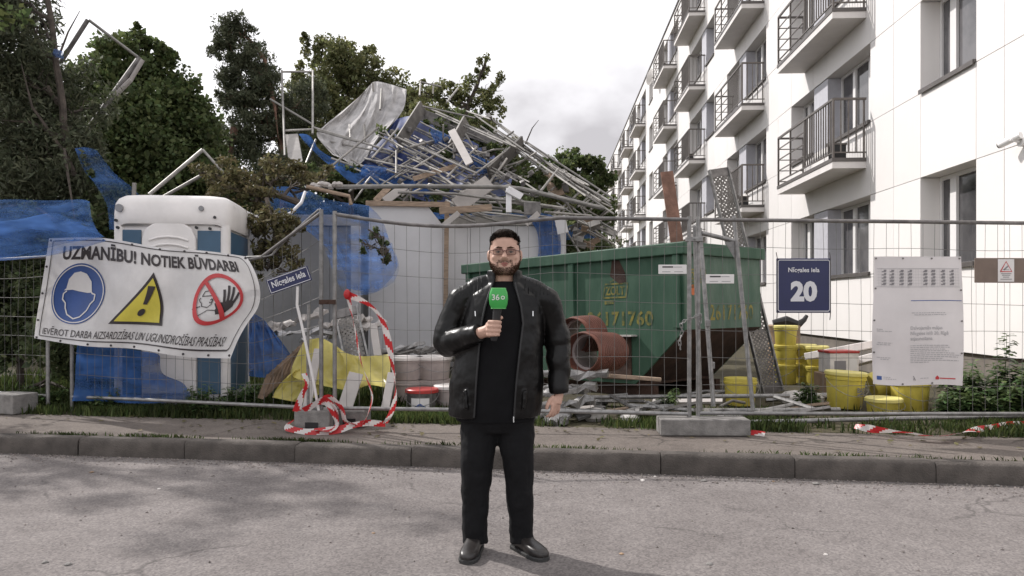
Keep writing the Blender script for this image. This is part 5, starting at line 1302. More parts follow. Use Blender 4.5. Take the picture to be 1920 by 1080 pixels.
tape('striped tape hanging down from the post inside the arch', A7([(652, 552, 7.25), (660, 590, 7.24), (668, 630, 7.22), (676, 675, 7.2), (690, 715, 7.2), (698, 745, 7.2), (690, 775, 7.25), (682, 792, 7.3)]), .085, .7, 2)
tape('striped tape loop lying round the concrete foot on the pavement', A7([(545, 790, 7.35), (540, 802, 7.2), (580, 810, 7.12), (630, 806, 7.15), (660, 798, 7.2), (690, 793, 7.3), (722, 795, 7.3)]), .085, .8, 3, up=V(.2, -.7, .7))
for i, l in enumerate(([(598, 752, 7.28), (612, 757, 7.22), (625, 775, 7.18), (632, 795, 7.15), (620, 806, 7.13), (590, 807, 7.1)], [(570, 770, 7.25), (590, 758, 7.24), (610, 748, 7.22), (630, 770, 7.2), (636, 795, 7.16)], [(606, 750, 7.25), (620, 745, 7.3), (640, 765, 7.25), (648, 790, 7.2), (668, 797, 7.22)], [(556, 772, 7.26), (566, 740, 7.28), (576, 720, 7.3), (570, 700, 7.32)])):
    tape(['crumpled striped tape heaped over the concrete foot', 'striped tape wrapped across the sign post base', 'striped tape bunched right of the concrete foot', 'short striped tape end hanging left of the sign post'][i], A7(l), .09, 2.5, 10 + i)
m = MB(); m.ell(at(651, 552, 7.25), (.035, .03, .05), 8, 6); tag(m.build('tape_knot', M['tape_red']), 'red knot of tape tied high on the post', 'tape')
tape('long striped tape lying along the verge at the right', A7([(x, y, F * (CH - WZ - .055) / (y - HY)) for x, y in ((1603, 799), (1640, 805), (1700, 811), (1745, 817), (1790, 814), (1850, 802), (1900, 796), (1960, 791))]), .075, 1.6, 20, up=V(0, -.7, .7))
tape('scrap of striped tape at the end of the long concrete foot', A7([(1408, 811, 7.08), (1420, 812, 7.05), (1434, 814, 7.0)]), .05, .3, 21, up=V(0, -.6, .8))

# ------------------------------------------------------------------ site cabins and hoarding behind the fence
def wall_box(name, label, x0, x1, y0, y1, z1, mt, npan, rail=True, cat='site cabin'):
    t = thing(name, label, cat, ((x0 + x1) / 2, y0, WZ)); w_ = x1 - x0
    m = MB(); m.bbox((-w_ / 2 + .02, .03, .05), (w_ / 2 - .02, y1 - y0, z1 - WZ - .03)); m.build('wall', M['cabin_grey'], t)
    for k in range(npan):
        a = -w_ / 2 + w_ * k / npan; m = MB(); m.bbox((a + .004, 0, .06), (a + w_ / npan - .004, .028, z1 - WZ - .20)); m.build('wall_panel', M[mt], t)
    m = MB(); m.bbox((-w_ / 2 - .02, -.03, z1 - WZ - .19), (w_ / 2 + .02, .1, z1 - WZ)); m.build('top_beam', M['grey_beam'], t, bevel=.006)
    m = MB(); m.bbox((w_ / 2 - .12, -.04, 0), (w_ / 2 + .03, .1, z1 - WZ - .192)); m.build('corner_post', M['cabin'], t, bevel=.006)
    m = MB(); m.bbox((-w_ / 2, .101, z1 - WZ - .028), (w_ / 2, y1 - y0 + .03, z1 - WZ + .01)); m.build('roof', M['cabin_grey'], t)
    return t
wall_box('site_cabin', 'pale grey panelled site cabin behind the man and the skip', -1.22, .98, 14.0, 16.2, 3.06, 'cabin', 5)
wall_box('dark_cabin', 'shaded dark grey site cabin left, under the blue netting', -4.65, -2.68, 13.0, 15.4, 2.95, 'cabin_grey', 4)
hd = thing('hoarding', 'tall white hoarding board with a cut corner between brown timbers', 'hoarding', at(765, 730, 13.5))
hl2 = hd.location
m = MB(); m.prism([at(x, y, 13.5) - hl2 for x, y in ((692, 384), (803, 388), (833, 426), (833, 697), (690, 697))], V(0, .03, 0)); m.build('board', M['cabin'], hd)
m = MB(); m.beam(at(686, 381, 13.45) - hl2, at(844, 384, 13.45) - hl2, .05, .09); m.build('top_timber', M['wood'], hd, bevel=.004)
m = MB(); m.beam(at(838, 378, 13.44) - hl2, at(834, 697, 13.44) - hl2, .08, .05, up=(0, 1, 0)); m.build('post_timber', M['wood'], hd, bevel=.004)

# ------------------------------------------------------------------ collapsed scaffold
S = thing('collapsed_scaffold', 'huge tangled heap of collapsed scaffold tubes and decks behind the cabin', 'scaffold', V(-1.5, 15.5, WZ))
Sl = S.location
rg = random.Random(11)
def c2(x, y): return 500 + x / 2.8415, 100 + y / 2.8415        # from the enlarged view to photo pixels
def hy(y): return 14.6 + max(0, (760 - y)) / 600 * 3.2          # the heap leans back as it rises
def P2(x, y, dY=0.0): px, py = c2(x, y); return at(px, py, hy(y) + dY) - Sl
def st(a, b, r=.025, mt='tube', dY=0.0, d2=None):
    m = MB(); m.tube(P2(a[0], a[1], dY), P2(b[0], b[1], dY if d2 is None else d2), r, 7); return m.build('tube', M[mt], S, smooth=True)
def sd(a, b, wd, dY=0.0, mt='deck', nm='deck_board', th=.05, roll=0.0):
    m = MB(); m.beam(P2(a[0], a[1], dY), P2(b[0], b[1], dY), wd, th, up=(0, -1, 0), roll=roll); return m.build(nm, M[mt], S, bevel=.006)
main = [((745, 375), (1290, 620)), ((735, 455), (1215, 675)), ((720, 480), (1130, 695)), ((800, 560), (1000, 705)), ((690, 445), (1120, 640)),
        ((250, 395), (695, 532)), ((330, 470), (660, 535)), ((270, 410), (480, 470)), ((305, 635), (595, 395)), ((470, 782), (590, 620)), ((440, 735), (705, 512)), ((345, 560), (460, 600)),
        ((1185, 342), (1640, 700)), ((1140, 388), (1500, 640)), ((1195, 345), (1500, 560)), ((1240, 440), (1700, 760)), ((1290, 470), (1830, 790)), ((1380, 470), (1840, 770)),
        ((1460, 735), (1556, 614)), ((1200, 655), (1490, 658)), ((830, 282), (1110, 345)), ((1010, 290), (1190, 350)), ((1110, 330), (1380, 520)), ((860, 290), (1330, 500)), ((900, 320), (1260, 480)),
        ((620, 395), (700, 505)), ((700, 400), (560, 560)), ((780, 560), (640, 640)), ((1000, 480), (1000, 560)), ((940, 380), (940, 520)), ((1060, 430), (1180, 640)), ((1170, 560), (1170, 640)), ((990, 440), (760, 500)), ((1010, 470), (770, 620)), ((1120, 500), (960, 660)), ((1260, 530), (1100, 650)), ((1280, 560), (1180, 700)), ((520, 560), (900, 640)), ((500, 600), (820, 640)), ((690, 520), (690, 640)),
        ((560, 720), (830, 590)), ((740, 600), (1010, 700)), ((640, 620), (900, 720)), ((880, 640), (720, 760)), ((760, 700), (770, 790)), ((790, 700), (730, 790)), ((860, 720), (1000, 780)), ((900, 730), (1100, 790)), ((1000, 730), (1280, 780)), ((1100, 790), (1450, 800)), ((1050, 770), (1300, 700)), ((1300, 640), (1480, 760)),
        ((820, 150), (815, 225)), ((890, 160), (885, 215)), ((820, 152), (930, 178)), ((1020, 185), (960, 260)), ((565, 155), (570, 235)), ((612, 190), (605, 300)), ((520, 380), (525, 470)), ((440, 380), (445, 450))]
for a, b in main: st(a, b, rg.choice((.019, .022, .024)), dY=rg.uniform(-.7, .5), d2=rg.uniform(-.7, .5))
# the dense fans of thin tubes towards the right
for k in range(30):
    t_ = rg.random(); x0 = lerp(1180, 1560, t_) + rg.uniform(-30, 30); y0 = lerp(390, 640, t_) + rg.uniform(-25, 40); ln_ = rg.uniform(150, 420); sl_ = rg.choice((rg.uniform(.52, .72), rg.uniform(.52, .72), rg.uniform(.5, .8), rg.uniform(-.9, -.5)))
    if sl_ < 0: ln_ *= .35; y0 += 90
    dx = ln_ / math.hypot(1, sl_); x1, y1 = x0 + dx, y0 + dx * sl_
    if x1 > 1850: k_ = (1850 - x0) / (x1 - x0); x1, y1 = 1850, y0 + (y1 - y0) * k_
    st((x0, y0), (x1, y1), .020, dY=rg.uniform(-.5, 1.6), d2=rg.uniform(-.5, 1.6))
for k in range(34):
    x0, y0 = rg.uniform(1560, 1800), rg.uniform(760, 1010); a = rg.choice((.55, .45, -.6, -.9, .7, 1.6)); ln_ = rg.uniform(60, 220)
    dx = ln_ / math.hypot(1, a) / 2; st((x0 - dx, y0 - dx * a), (min(1850, x0 + dx), y0 + dx * a), .020, dY=rg.uniform(-.2, 1.8), d2=rg.uniform(-.2, 1.8))
for k in range(26):
    x0, y0 = rg.uniform(520, 1250), rg.uniform(430, 760); a = rg.choice((.5, .45, -.55, -.7, .6)); ln_ = rg.uniform(90, 260)
    dx = ln_ / math.hypot(1, a) / 2; st((x0 - dx, y0 - dx * a), (x0 + dx, y0 + dx * a), .019, dY=rg.uniform(.1, 1.2), d2=rg.uniform(.1, 1.2))
for k in range(14):
    x0, y0 = rg.uniform(900, 1500), rg.uniform(770, 860); st((x0, y0), (x0 + rg.uniform(120, 320), y0 + rg.uniform(20, 90)), .022, dY=rg.uniform(-1.2, -.3), d2=rg.uniform(-1.2, -.3))
for k in range(40):
    x0, y0 = rg.uniform(560, 1300), rg.uniform(440, 700)
    if y0 < 300 + (x0 - 700) * .45: y0 += 120
    a = rg.choice((.42, .5, .55, -.55, -.7)); ln_ = rg.uniform(160, 420) if a > 0 else rg.uniform(80, 200); dx = ln_ / math.hypot(1, a) / 2
    st((x0 - dx, y0 - dx * a), (x0 + dx, y0 + dx * a), .016, dY=rg.uniform(-.6, .9), d2=rg.uniform(-.6, .9))
for k in range(26):       # bent and snapped tubes
    x0, y0 = rg.uniform(480, 1400), rg.uniform(480, 760)
    if x0 > 1200: y0 += 60
    a = rg.choice((.45, .5, -.6, -.4, .1)); ln_ = rg.uniform(120, 300); dx = ln_ / math.hypot(1, a) / 2; dy_ = rg.uniform(-.6, .8)
    m = MB(); m.path([P2(x0 - dx, y0 - dx * a, dy_), P2(x0 - dx * .2, y0 - dx * .2 * a + rg.uniform(-12, 12), dy_), P2(x0 + dx * .3, y0 + dx * .3 * a + rg.uniform(-18, 18), dy_ - .2), P2(x0 + dx, y0 + dx * a + rg.uniform(-50, 50), dy_)], .019, 7); m.build('bent_tube', M['tube'], S, smooth=True)
for k in range(60):       # couplers
    x0, y0 = rg.uniform(600, 1500), rg.uniform(400, 780)
    if y0 < 330 + (x0 - 800) * .5: continue
    m = MB(); m.box(P2(x0, y0, rg.uniform(-.5, .5)), (.09, .09, .10), Euler((rg.uniform(0, 3), rg.uniform(0, 3), 0)).to_matrix()); m.build('coupler', M['galv_dark'], S, bevel=.012)
# decks, ledger boards, planks
sd((832, 330), (1255, 478), .26, .3, 'galv_dark'); sd((705, 480), (832, 282), .28, 0, 'deck', roll=.9); sd((985, 505), (1064, 360), .26, -.2, 'deck', roll=.9); sd((1183, 640), (1364, 472), .28, -.2, 'deck', roll=.9)
sd((985, 410), (1082, 590), .16, -.7, 'white_board', 'plank', .03); sd((1010, 815), (1190, 685), .30, -.9, 'white_board', 'plank', .04); sd((930, 930), (1025, 850), .10, -1.4, 'white_board', 'plank', .05); sd((1380, 912), (1450, 852), .10, -1.3, 'white_board', 'plank', .05)
sd((630, 788), (740, 705), .16, -.5, 'white_board', 'plank', .04); sd((580, 788), (650, 715), .12, -.5, 'wood', 'plank', .04); sd((780, 670), (1010, 600), .10, -.3, 'wood', 'plank', .03)
sd((920, 840), (1200, 822), .12, -1.4, 'wood', 'plank', .03); sd((1370, 830), (1460, 825), .22, -1.2, 'galv_dark', 'deck_board', .1); sd((1180, 330), (1190, 350), .1, 0, 'galv_dark', 'coupler', .1)
sd((1500, 640), (1550, 760), .30, .6, 'wood', 'plank', .03); sd((1560, 620), (1580, 740), .25, .8, 'deck', 'deck_board', .03); sd((1290, 720), (1290, 850), .10, -1.3, 'cabin', 'plank', .05); sd((1330, 730), (1310, 760), .3, -1.2, 'cabin', 'plank', .03)
sd((1560, 870), (1580, 960), .2, -1.0, 'cabin', 'plank', .05)
for k in range(14):
    x0, y0 = rg.uniform(1600, 1820), rg.uniform(860, 1020); a = rg.uniform(-.6, .6); sd((x0, y0), (x0 + 60, y0 + 60 * a), .12, rg.uniform(-.2, .8), rg.choice(['deck', 'tube', 'wood']), 'plank', .03, rg.uniform(-.6, .6))
# the long bent top rail in front
m = MB(); m.path([P2(370, 712, -1.2), P2(800, 708, -1.2), P2(1250, 712, -1.2), P2(1360, 722, -1.2), P2(1600, 780, -1.2), P2(1800, 828, -1.2)], .04, 8); m.build('ledger', M['tube'], S, smooth=True)
m = MB(); m.path([P2(700, 740, -1.1), P2(1000, 748, -1.1), P2(1250, 780, -1.1), P2(1450, 800, -1.1)], .026, 8); m.build('ledger', M['tube'], S, smooth=True)
# upright frame at the left with its hatch board
for a, b in (((80, 92), (97, 545)), ((246, 92), (245, 430)), ((80, 98), (248, 98)), ((98, 412), (247, 405)), ((20, 245), (250, 382)), ((205, 600), (262, 460))): st(a, b, .026, 'tube', .2)
m = MB(); m.prism([P2(x, y, .25) for x, y in ((98, 432), (165, 428), (192, 580), (118, 585))], V(0, .04, 0)); m.build('hatch_board', M['grey_beam'], S)
# grey roofing sheet thrown over the top
gt = [[(500, 225), (545, 175), (580, 150), (660, 165), (745, 192)], [(400, 310), (480, 290), (560, 270), (640, 270), (735, 280)], [(300, 392), (400, 400), (500, 390), (600, 380), (690, 355)], [(268, 440), (340, 490), (440, 500), (540, 480), (610, 440)], [(350, 540), (400, 560), (440, 585), (480, 600), (545, 545)]]
gt = [[c2(*p) for p in r_] for r_ in gt]
m = MB(); m.sheet(grid_sheet(gt, lambda u, v: 17.9 - 2.2 * v + .3 * u, .13, 13, 5), 60, 48); tag(m.build('grey_tarpaulin', M['grey_tarp'], smooth=True), 'crumpled grey tarpaulin thrown over the top left of the heap', 'tarpaulin')
def c2g(g_): return [[c2(*p) for p in r_] for r_ in g_]
m = MB(); m.sheet(grid_sheet(c2g([[(690, 350), (800, 335), (960, 400), (1100, 470), (1300, 590)], [(620, 450), (760, 450), (930, 500), (1090, 560), (1310, 640)], [(520, 560), (700, 580), (880, 620), (1060, 660), (1300, 700)], [(490, 680), (660, 720), (860, 790), (1060, 780), (1270, 760)]]), lambda u, v: 18.3 - 2.4 * v, .22, 10, 8), 50, 34)
tag(m.build('blue_tarpaulin', M['tarp_blue'], smooth=True), 'dark blue tarpaulin hanging inside the scaffold heap', 'tarpaulin')
m = MB(); m.sheet(grid_sheet(c2g([[(170, 428), (230, 440), (290, 520), (390, 570), (500, 612), (620, 640), (745, 678)], [(200, 470), (250, 500), (310, 560), (400, 610), (490, 650), (610, 675), (740, 692)], [(230, 500), (290, 560), (380, 630), (440, 680), (520, 700), (640, 705), (735, 700)]]), lambda u, v: 15.9 - .9 * v, .10, 14, 9), 60, 12)
tag(m.build('blue_net_band', M['net_dense'], smooth=True), 'bright blue netting band sagging below the grey tarpaulin', 'netting', 'torn blue debris netting')

tree('crushed_branches', 'green leafy branches crushed into the middle of the scaffold heap', [P2(1330, 640, .8) + Sl, P2(1200, 520, .8) + Sl, P2(1050, 400, .8) + Sl], .04,
     [c2(*q_) + (hy(q_[1]) + .5, rx, rz, .5, n_) for q_, rx, rz, n_ in (((1000, 330), .5, .3, 300), ((1130, 380), .5, .3, 320), ((1180, 480), .4, .3, 220), ((1300, 560), .5, .35, 380), ((880, 400), .4, .3, 200), ((1400, 640), .6, .4, 420), ((960, 560), .35, .2, 120), ((870, 730), .4, .2, 160), ((540, 745), .5, .2, 260), ((330, 640), .6, .25, 380), ((680, 420), .35, .3, 160), ((1480, 700), .5, .4, 300))], .10, 'leaf_mid', 44, .6, fill=1.6, limbs=False)
# ------------------------------------------------------------------ blue debris netting
def net(label, g_, Yf, mt='net', amp=.06, fr=10, seed=0, nu=48, nv=22, c=False, fv=6):
    m = MB(); m.sheet(grid_sheet(c2g(g_) if c else g_, Yf, amp, fr, seed, fv), nu, nv); return tag(m.build('debris_net', M[mt], smooth=True), label, 'netting', 'torn blue debris netting')
net('blue netting pulled over the fence at the left edge, above the banner', [[(-60, 378), (20, 374), (90, 376), (150, 374), (168, 378)], [(-60, 408), (20, 400), (90, 398), (150, 402), (172, 408)], [(-60, 445), (20, 438), (80, 432), (150, 425), (184, 434)], [(-60, 492), (20, 482), (70, 470), (130, 455), (196, 444)]], lambda u, v: 8.20 - .2 * v, 'net', .06, 5, 21, 40, 40, fv=24)
net('second fold of blue netting lying across the banner top', [[(-60, 420), (30, 412), (100, 400), (150, 420), (190, 440)], [(-60, 470), (30, 462), (100, 448), (150, 450), (192, 446)], [(-60, 492), (30, 487), (100, 478), (150, 466), (200, 452)]], lambda u, v: 7.98 - .1 * u, 'net', .06, 4, 22, 40, 30, fv=17)
net('blue netting strip hanging from the left trees down to the toilet', [[(140, 278), (160, 276), (182, 282)], [(158, 320), (185, 312), (215, 325)], [(178, 345), (215, 345), (255, 358)], [(200, 385), (225, 390), (270, 385)], [(205, 430), (225, 430), (262, 420)]], lambda u, v: 10.6 - .7 * v, 'net', .08, 7, 23)
net('small blue netting shred high in the left tree', [[(98, 92), (108, 92), (118, 97)], [(100, 108), (110, 108), (120, 112)]], lambda u, v: 10.9, 'net_light', .04, 5, 24, 8, 8)
net('blue netting bundled on the grass under the banner', [[(145, 640), (190, 645), (240, 655), (290, 662), (300, 668)], [(142, 680), (190, 685), (240, 690), (290, 695), (305, 700)], [(140, 725), (190, 722), (240, 726), (290, 728), (345, 720)], [(135, 752), (190, 752), (240, 756), (290, 756), (360, 752)]], lambda u, v: 8.62 - .12 * v, 'net_dense', .05, 11, 25)
net('blue netting heap right of the toilet on the grass', [[(468, 585), (480, 590), (495, 600), (505, 612)], [(466, 630), (490, 635), (515, 645), (535, 650)], [(466, 670), (495, 675), (525, 678), (552, 680)], [(466, 705), (495, 708), (525, 708), (545, 700)]], lambda u, v: 9.6 - .5 * v, 'net_dense', .06, 9, 26)
net('large blue netting draped from the heap over the dark cabin', [[(470, 362), (520, 350), (570, 355), (620, 375), (690, 385)], [(500, 385), (550, 385), (600, 395), (650, 405), (715, 410)], [(585, 440), (620, 440), (650, 445), (690, 450), (730, 450)], [(640, 500), (655, 505), (680, 510), (710, 505), (745, 495)], [(650, 540), (670, 545), (690, 548), (710, 545), (735, 520)]], lambda u, v: 12.6 - .9 * v, 'net', .10, 8, 27, 54, 34)
net('pale see-through netting flap hanging before the white hoarding', [[(610, 470), (650, 470), (700, 465), (735, 455)], [(625, 510), (660, 515), (705, 515), (748, 500)], [(640, 545), (670, 552), (700, 550), (738, 530)]], lambda u, v: 11.6, 'net_light', .05, 6, 28)
net('blue netting hanging at the right end of the pale cabin', [[(985, 402), (1005, 398), (1030, 402), (1045, 410)], [(1005, 430), (1015, 428), (1035, 430), (1050, 440)], [(1010, 460), (1020, 460), (1038, 462), (1052, 466)], [(1008, 484), (1020, 485), (1036, 484), (1050, 482)]], lambda u, v: 13.88, 'net_dense', .03, 9, 29, 24, 18)
net('blue netting lying along the cabin roof edge', [[(812, 398), (850, 402), (900, 400), (960, 400), (1020, 402)], [(815, 412), (850, 408), (900, 405), (960, 406), (1020, 408)]], lambda u, v: 14.3 - .35 * v, 'net_dense', .04, 9, 30, 30, 5)
net('blue netting scrap caught in the tangle right of the cabin', [[(1060, 425), (1085, 420), (1115, 428)], [(1062, 450), (1090, 448), (1120, 446)]], lambda u, v: 15.8, 'net_dense', .08, 9, 31, 12, 8)
net('bright blue netting shred caught high inside the scaffold heap', [[(870, 400), (940, 420), (1010, 470)], [(880, 440), (950, 470), (1030, 520)], [(900, 480), (960, 500), (1000, 530)]], lambda u, v: 16.0 - .2 * v, 'net_dense', .10, 9, 41, 20, 16, True)
net('blue netting hanging in the middle of the scaffold heap', [[(1040, 500), (1110, 540), (1220, 590)], [(1050, 560), (1130, 590), (1230, 640)], [(1080, 600), (1140, 640), (1240, 690)]], lambda u, v: 15.4 - .2 * v, 'net_dense', .12, 9, 42, 24, 18, True)
net('blue netting fold trailing along the bottom of the heap', [[(520, 590), (640, 610), (760, 660), (880, 700)], [(500, 640), (630, 660), (770, 700), (880, 740)], [(540, 690), (660, 710), (780, 740), (860, 770)]], lambda u, v: 15.0 - .2 * v, 'net_dense', .12, 11, 43, 34, 16, True)
# thin tubes snapped through the left trees
for i, (pts, r_, mt, lb) in enumerate((
    ([(113, 118, 12.2), (165, 37, 12.2)], .035, 'galv_dark', 'short dark scaffold tube pointing up left of the peak'),
    ([(167, 38, 12.2), (262, 110, 12.4)], .024, 'tube', 'thin scaffold tube sloping right from the peak'),
    ([(160, 250, 12.0), (262, 108, 12.4)], .045, 'galv_dark', 'long dark scaffold deck edge leaning in the left trees'),
    ([(215, 180, 12.2), (245, 150, 12.2)], .04, 'white_board', 'white broken board end wedged on the leaning deck'),
    ([(245, 150, 12.3), (268, 112, 12.3)], .035, 'white_board', 'white broken board at the top of the leaning deck'),
    ([(280, 365, 11.5), (380, 281, 11.8)], .030, 'tube', 'scaffold tube rising behind the toilet roof, left one'),
    ([(305, 370, 11.3), (390, 322, 11.5)], .026, 'tube', 'scaffold tube rising behind the toilet roof, right one'),
    ([(380, 281, 11.8), (432, 338, 11.6)], .022, 'tube', 'thin tube sloping down right from the apex above the toilet'),
    ([(392, 323, 11.5), (420, 345, 11.4)], .016, 'tube', 'small thin rod behind the toilet roof'),
    ([(251, 372, 10.0), (252, 343, 10.0)], .028, 'tube', 'stub of upright tube above the left toilet corner'),
    ([(0, 240, 11.5), (95, 140, 12)], .020, 'tube', 'thin tube crossing the left trees near the edge'))):
    m = MB(); m.path([at(*p) for p in pts], r_, 8); tag(m.build('scaffold_tube', M[mt], smooth=True), lb, 'scaffold tube', 'scaffold tubes stuck in the left trees')
m = MB(); m.path([at(510, 478, 7.6), at(545, 440, 7.55), at(598, 393, 7.36)], .012, 6); tag(m.build('bent_rod', M['galv'], smooth=True), 'thin bent rod running up to the left fence post', 'rod')
m = MB(); m.path([at(462, 482, 7.7), at(497, 481, 7.6), at(510, 478, 7.6)], .010, 6); tag(m.build('tie_wire', M['galv'], smooth=True), 'short tie rod at the top right banner corner', 'rod')
m = MB(); m.path([at(455, 395, 10.5), at(500, 415, 10.2), at(545, 400, 10.2), at(565, 380, 10.3), at(572, 360, 10.5)], .022, 8); tag(m.build('bent_conduit', M['cabin'], smooth=True), 'bent pale conduit curling below the blue netting', 'conduit')
m = MB(); m.path([at(575, 350, 11.2), at(655, 368, 11.2), at(658, 384, 11.2)], .03, 8); tag(m.build('bent_tube', M['wood'], smooth=True), 'brown bent tube lying on the netting edge', 'tube')
m = MB()
for k in range(7): m.ell(at(588 + 8 * k, 348 + 3 * math.sin(k * 2), 11.3), (.07 + .02 * math.sin(k), .08, .05), 6, 4)
tag(m.build('foam_scraps', M['white_board']), 'white torn foam scrap lying on top of the netting', 'foam')

# ------------------------------------------------------------------ trees
def gz(px, Y): return V((px - CX) / F * Y, Y, WZ - .05)
tree('wrecked_conifer', 'wrecked dark conifer with a bare leaning trunk at the left edge', [gz(148, 11.0), at(130, 330, 11), at(112, 150, 11), at(88, 0, 11), at(82, -90, 11)], .07,
     [(20, 60, 11.2, .55, .8, .6, 1500), (60, 150, 11.3, .6, .6, .6, 1300), (10, 230, 11.0, .7, .8, .6, 1700), (75, 290, 11, .7, .6, .7, 1500), (150, 200, 11.6, .45, .5, .5, 600), (30, 350, 10.7, .8, .5, .6, 1500), (140, 340, 10.8, .45, .5, .4, 700), (0, -40, 11.3, .5, .6, .6, 900), (60, 20, 11.6, .35, .6, .4, 500), (150, 270, 11.2, .35, .4, .4, 500), (20, 120, 10.9, .5, .5, .4, 900)],
       .095, 'leaf_conifer', 3, .30, .5, 'bark', extra=[([at(140, 330, 10.7), at(120, 280, 10.6), at(140, 410, 10.2)], .05), ([at(118, 260, 11), at(60, 230, 10.8), at(0, 225, 10.6)], .04), ([at(105, 120, 11), at(128, 60, 11), at(150, 20, 11.1)], .02), ([at(130, 300, 10.9), at(60, 200, 10.5), at(40, 120, 10.5)], .03), ([at(110, 420, 10.2), at(55, 380, 10.3), at(0, 390, 10.4)], .04)])
tree('leafy_shrub', 'dense dark shrub filling the left edge below the netting', [gz(40, 10.2), at(40, 560, 10.2), at(45, 470, 10.2)], .05,
     [(20, 520, 10.0, .55, .5, .4, 1500), (70, 580, 9.8, .45, .5, .4, 1200), (0, 620, 9.8, .5, .5, .4, 1200), (95, 470, 10.2, .45, .5, .4, 1000), (180, 430, 10.6, .35, .6, .4, 900), (110, 650, 9.3, .35, .4, .3, 700), (-30, 480, 10.2, .5, .6, .4, 900), (190, 690, 9.6, .4, .35, .3, 600)], .085, 'leaf_dark', 4, .55)
tree('maple_tree', 'broad dark green maple behind the leaning scaffold deck', [gz(300, 16.5), at(300, 420, 16.5), at(290, 200, 16.5)], .16,
     [(235, 125, 16.3, .7, .6, .7, 1500), (190, 170, 16.2, .7, .7, .7, 1600), (250, 230, 16, .9, .7, .8, 2000), (330, 190, 16.5, .65, .7, .7, 1500), (365, 270, 16.6, .6, .8, .7, 1500), (300, 300, 16.0, 1.0, .7, .8, 2200), (200, 300, 15.6, .8, .8, .7, 1700), (305, 110, 16.6, .3, .35, .3, 350), (330, 380, 15.8, 1.0, .7, .7, 1800), (225, 390, 15.4, .8, .6, .6, 1400), (400, 350, 16.4, .6, .6, .6, 1100), (265, 70, 16.5, .25, .25, .3, 220)], .10, 'leaf_mid', 5, .75, fill=4.5)
tree('leaning_pine', 'ragged tall conifer with a split leaning trunk in the sky gap', [gz(535, 19), at(530, 300, 19), at(512, 180, 19), at(495, 110, 19), at(440, 40, 19)], .11,
     [(440, 55, 18.8, .45, .4, .4, 800), (420, 95, 18.8, .35, .35, .4, 500), (465, 110, 19, .6, .45, .5, 1100), (430, 140, 18.8, .35, .45, .4, 550), (500, 160, 19, .5, .5, .5, 1000), (455, 185, 18.8, .55, .45, .5, 1000), (480, 235, 18.8, .75, .5, .6, 1300), (540, 230, 19.2, .6, .7, .5, 1200), (455, 270, 18.6, .6, .5, .5, 1000), (530, 320, 18.6, 1.0, .6, .6, 1600), (420, 60, 18.7, .16, .2, .2, 160), (425, 178, 18.7, .25, .2, .2, 200), (580, 190, 19.5, .5, .6, .5, 700)], .10, 'leaf_conifer', 6, .30, .6, 'bark_red', fill=4.2, extra=[([at(505, 160, 18.8), at(515, 200, 18.6), at(522, 260, 18.5)], .07), ([at(440, 240, 18.3), at(432, 290, 18.2), at(455, 320, 18.2)], .10)])
tree('pale_birch', 'light olive leafy tree behind the grey tarpaulin', [gz(660, 23), at(660, 300, 23), at(650, 120, 23)], .15,
     [(640, 110, 23, .7, .6, .7, 900), (680, 140, 23, .8, .7, .8, 1300), (610, 170, 23, .8, .8, .8, 1200), (600, 105, 23, .4, .5, .4, 260), (720, 165, 23.5, .7, .6, .7, 900), (660, 210, 23, 1.3, .8, .9, 1800), (590, 250, 22.6, .9, .9, .8, 1300), (745, 200, 23.5, .6, .6, .6, 800), (570, 80, 23, .35, .35, .35, 110), (560, 140, 23, .35, .4, .4, 200), (620, 300, 22.5, 1.2, .7, .8, 1500), (690, 100, 23.2, .25, .3, .3, 150), (540, 190, 22.8, .6, .7, .6, 500), (780, 190, 23.4, .7, .6, .6, 600), (810, 215, 23.4, .7, .6, .6, 700), (730, 250, 23, 1.0, .8, .8, 1200), (560, 300, 22, .9, .7, .7, 900), (840, 250, 23.4, .9, .7, .7, 900)], .10, 'leaf_olive', 7, .65, fill=3.6)
tree('broken_birch', 'thin broken tree with sparse leaves poking above the heap', [gz(860, 20), at(850, 320, 20), at(880, 200, 20), at(905, 130, 20), at(912, 105, 20)], .10,
     [(905, 130, 20, .30, .35, .3, 130), (930, 160, 20, .25, .4, .3, 110), (880, 180, 20, .5, .4, .5, 500), (830, 180, 20.2, .5, .35, .5, 420), (915, 210, 20, .35, .5, .4, 260), (790, 170, 20.4, .45, .3, .4, 300), (870, 240, 19.6, .8, .5, .6, 1300), (800, 230, 19.8, .6, .5, .5, 900), (900, 270, 19.3, .5, .5, .5, 900), (945, 290, 19, .5, .4, .5, 800), (760, 270, 19.6, .5, .6, .5, 900), (985, 330, 18.8, .6, .5, .5, 900), (1040, 370, 18.6, .5, .5, .5, 700)], .095, 'leaf_olive', 8, .6, fill=2.6, extra=[([at(985, 270, 18), at(998, 240, 18), at(1010, 225, 18)], .02)])
tree('far_lime', 'grey green tree between the heap and the far end of the block', [gz(1090, 34), at(1085, 380, 34), at(1080, 310, 34)], .2,
     [(1060, 310, 34, .9, .7, .9, 700), (1095, 300, 34, .7, .5, .8, 500), (1115, 340, 34, .8, .9, .8, 800), (1070, 360, 34, 1.2, .9, 1, 1100), (1130, 390, 34.5, .6, .9, .8, 700), (1040, 330, 33.5, .5, .5, .6, 350), (1085, 410, 33.5, 1.4, .9, 1, 1100)], .17, 'leaf_mid', 9, .7)
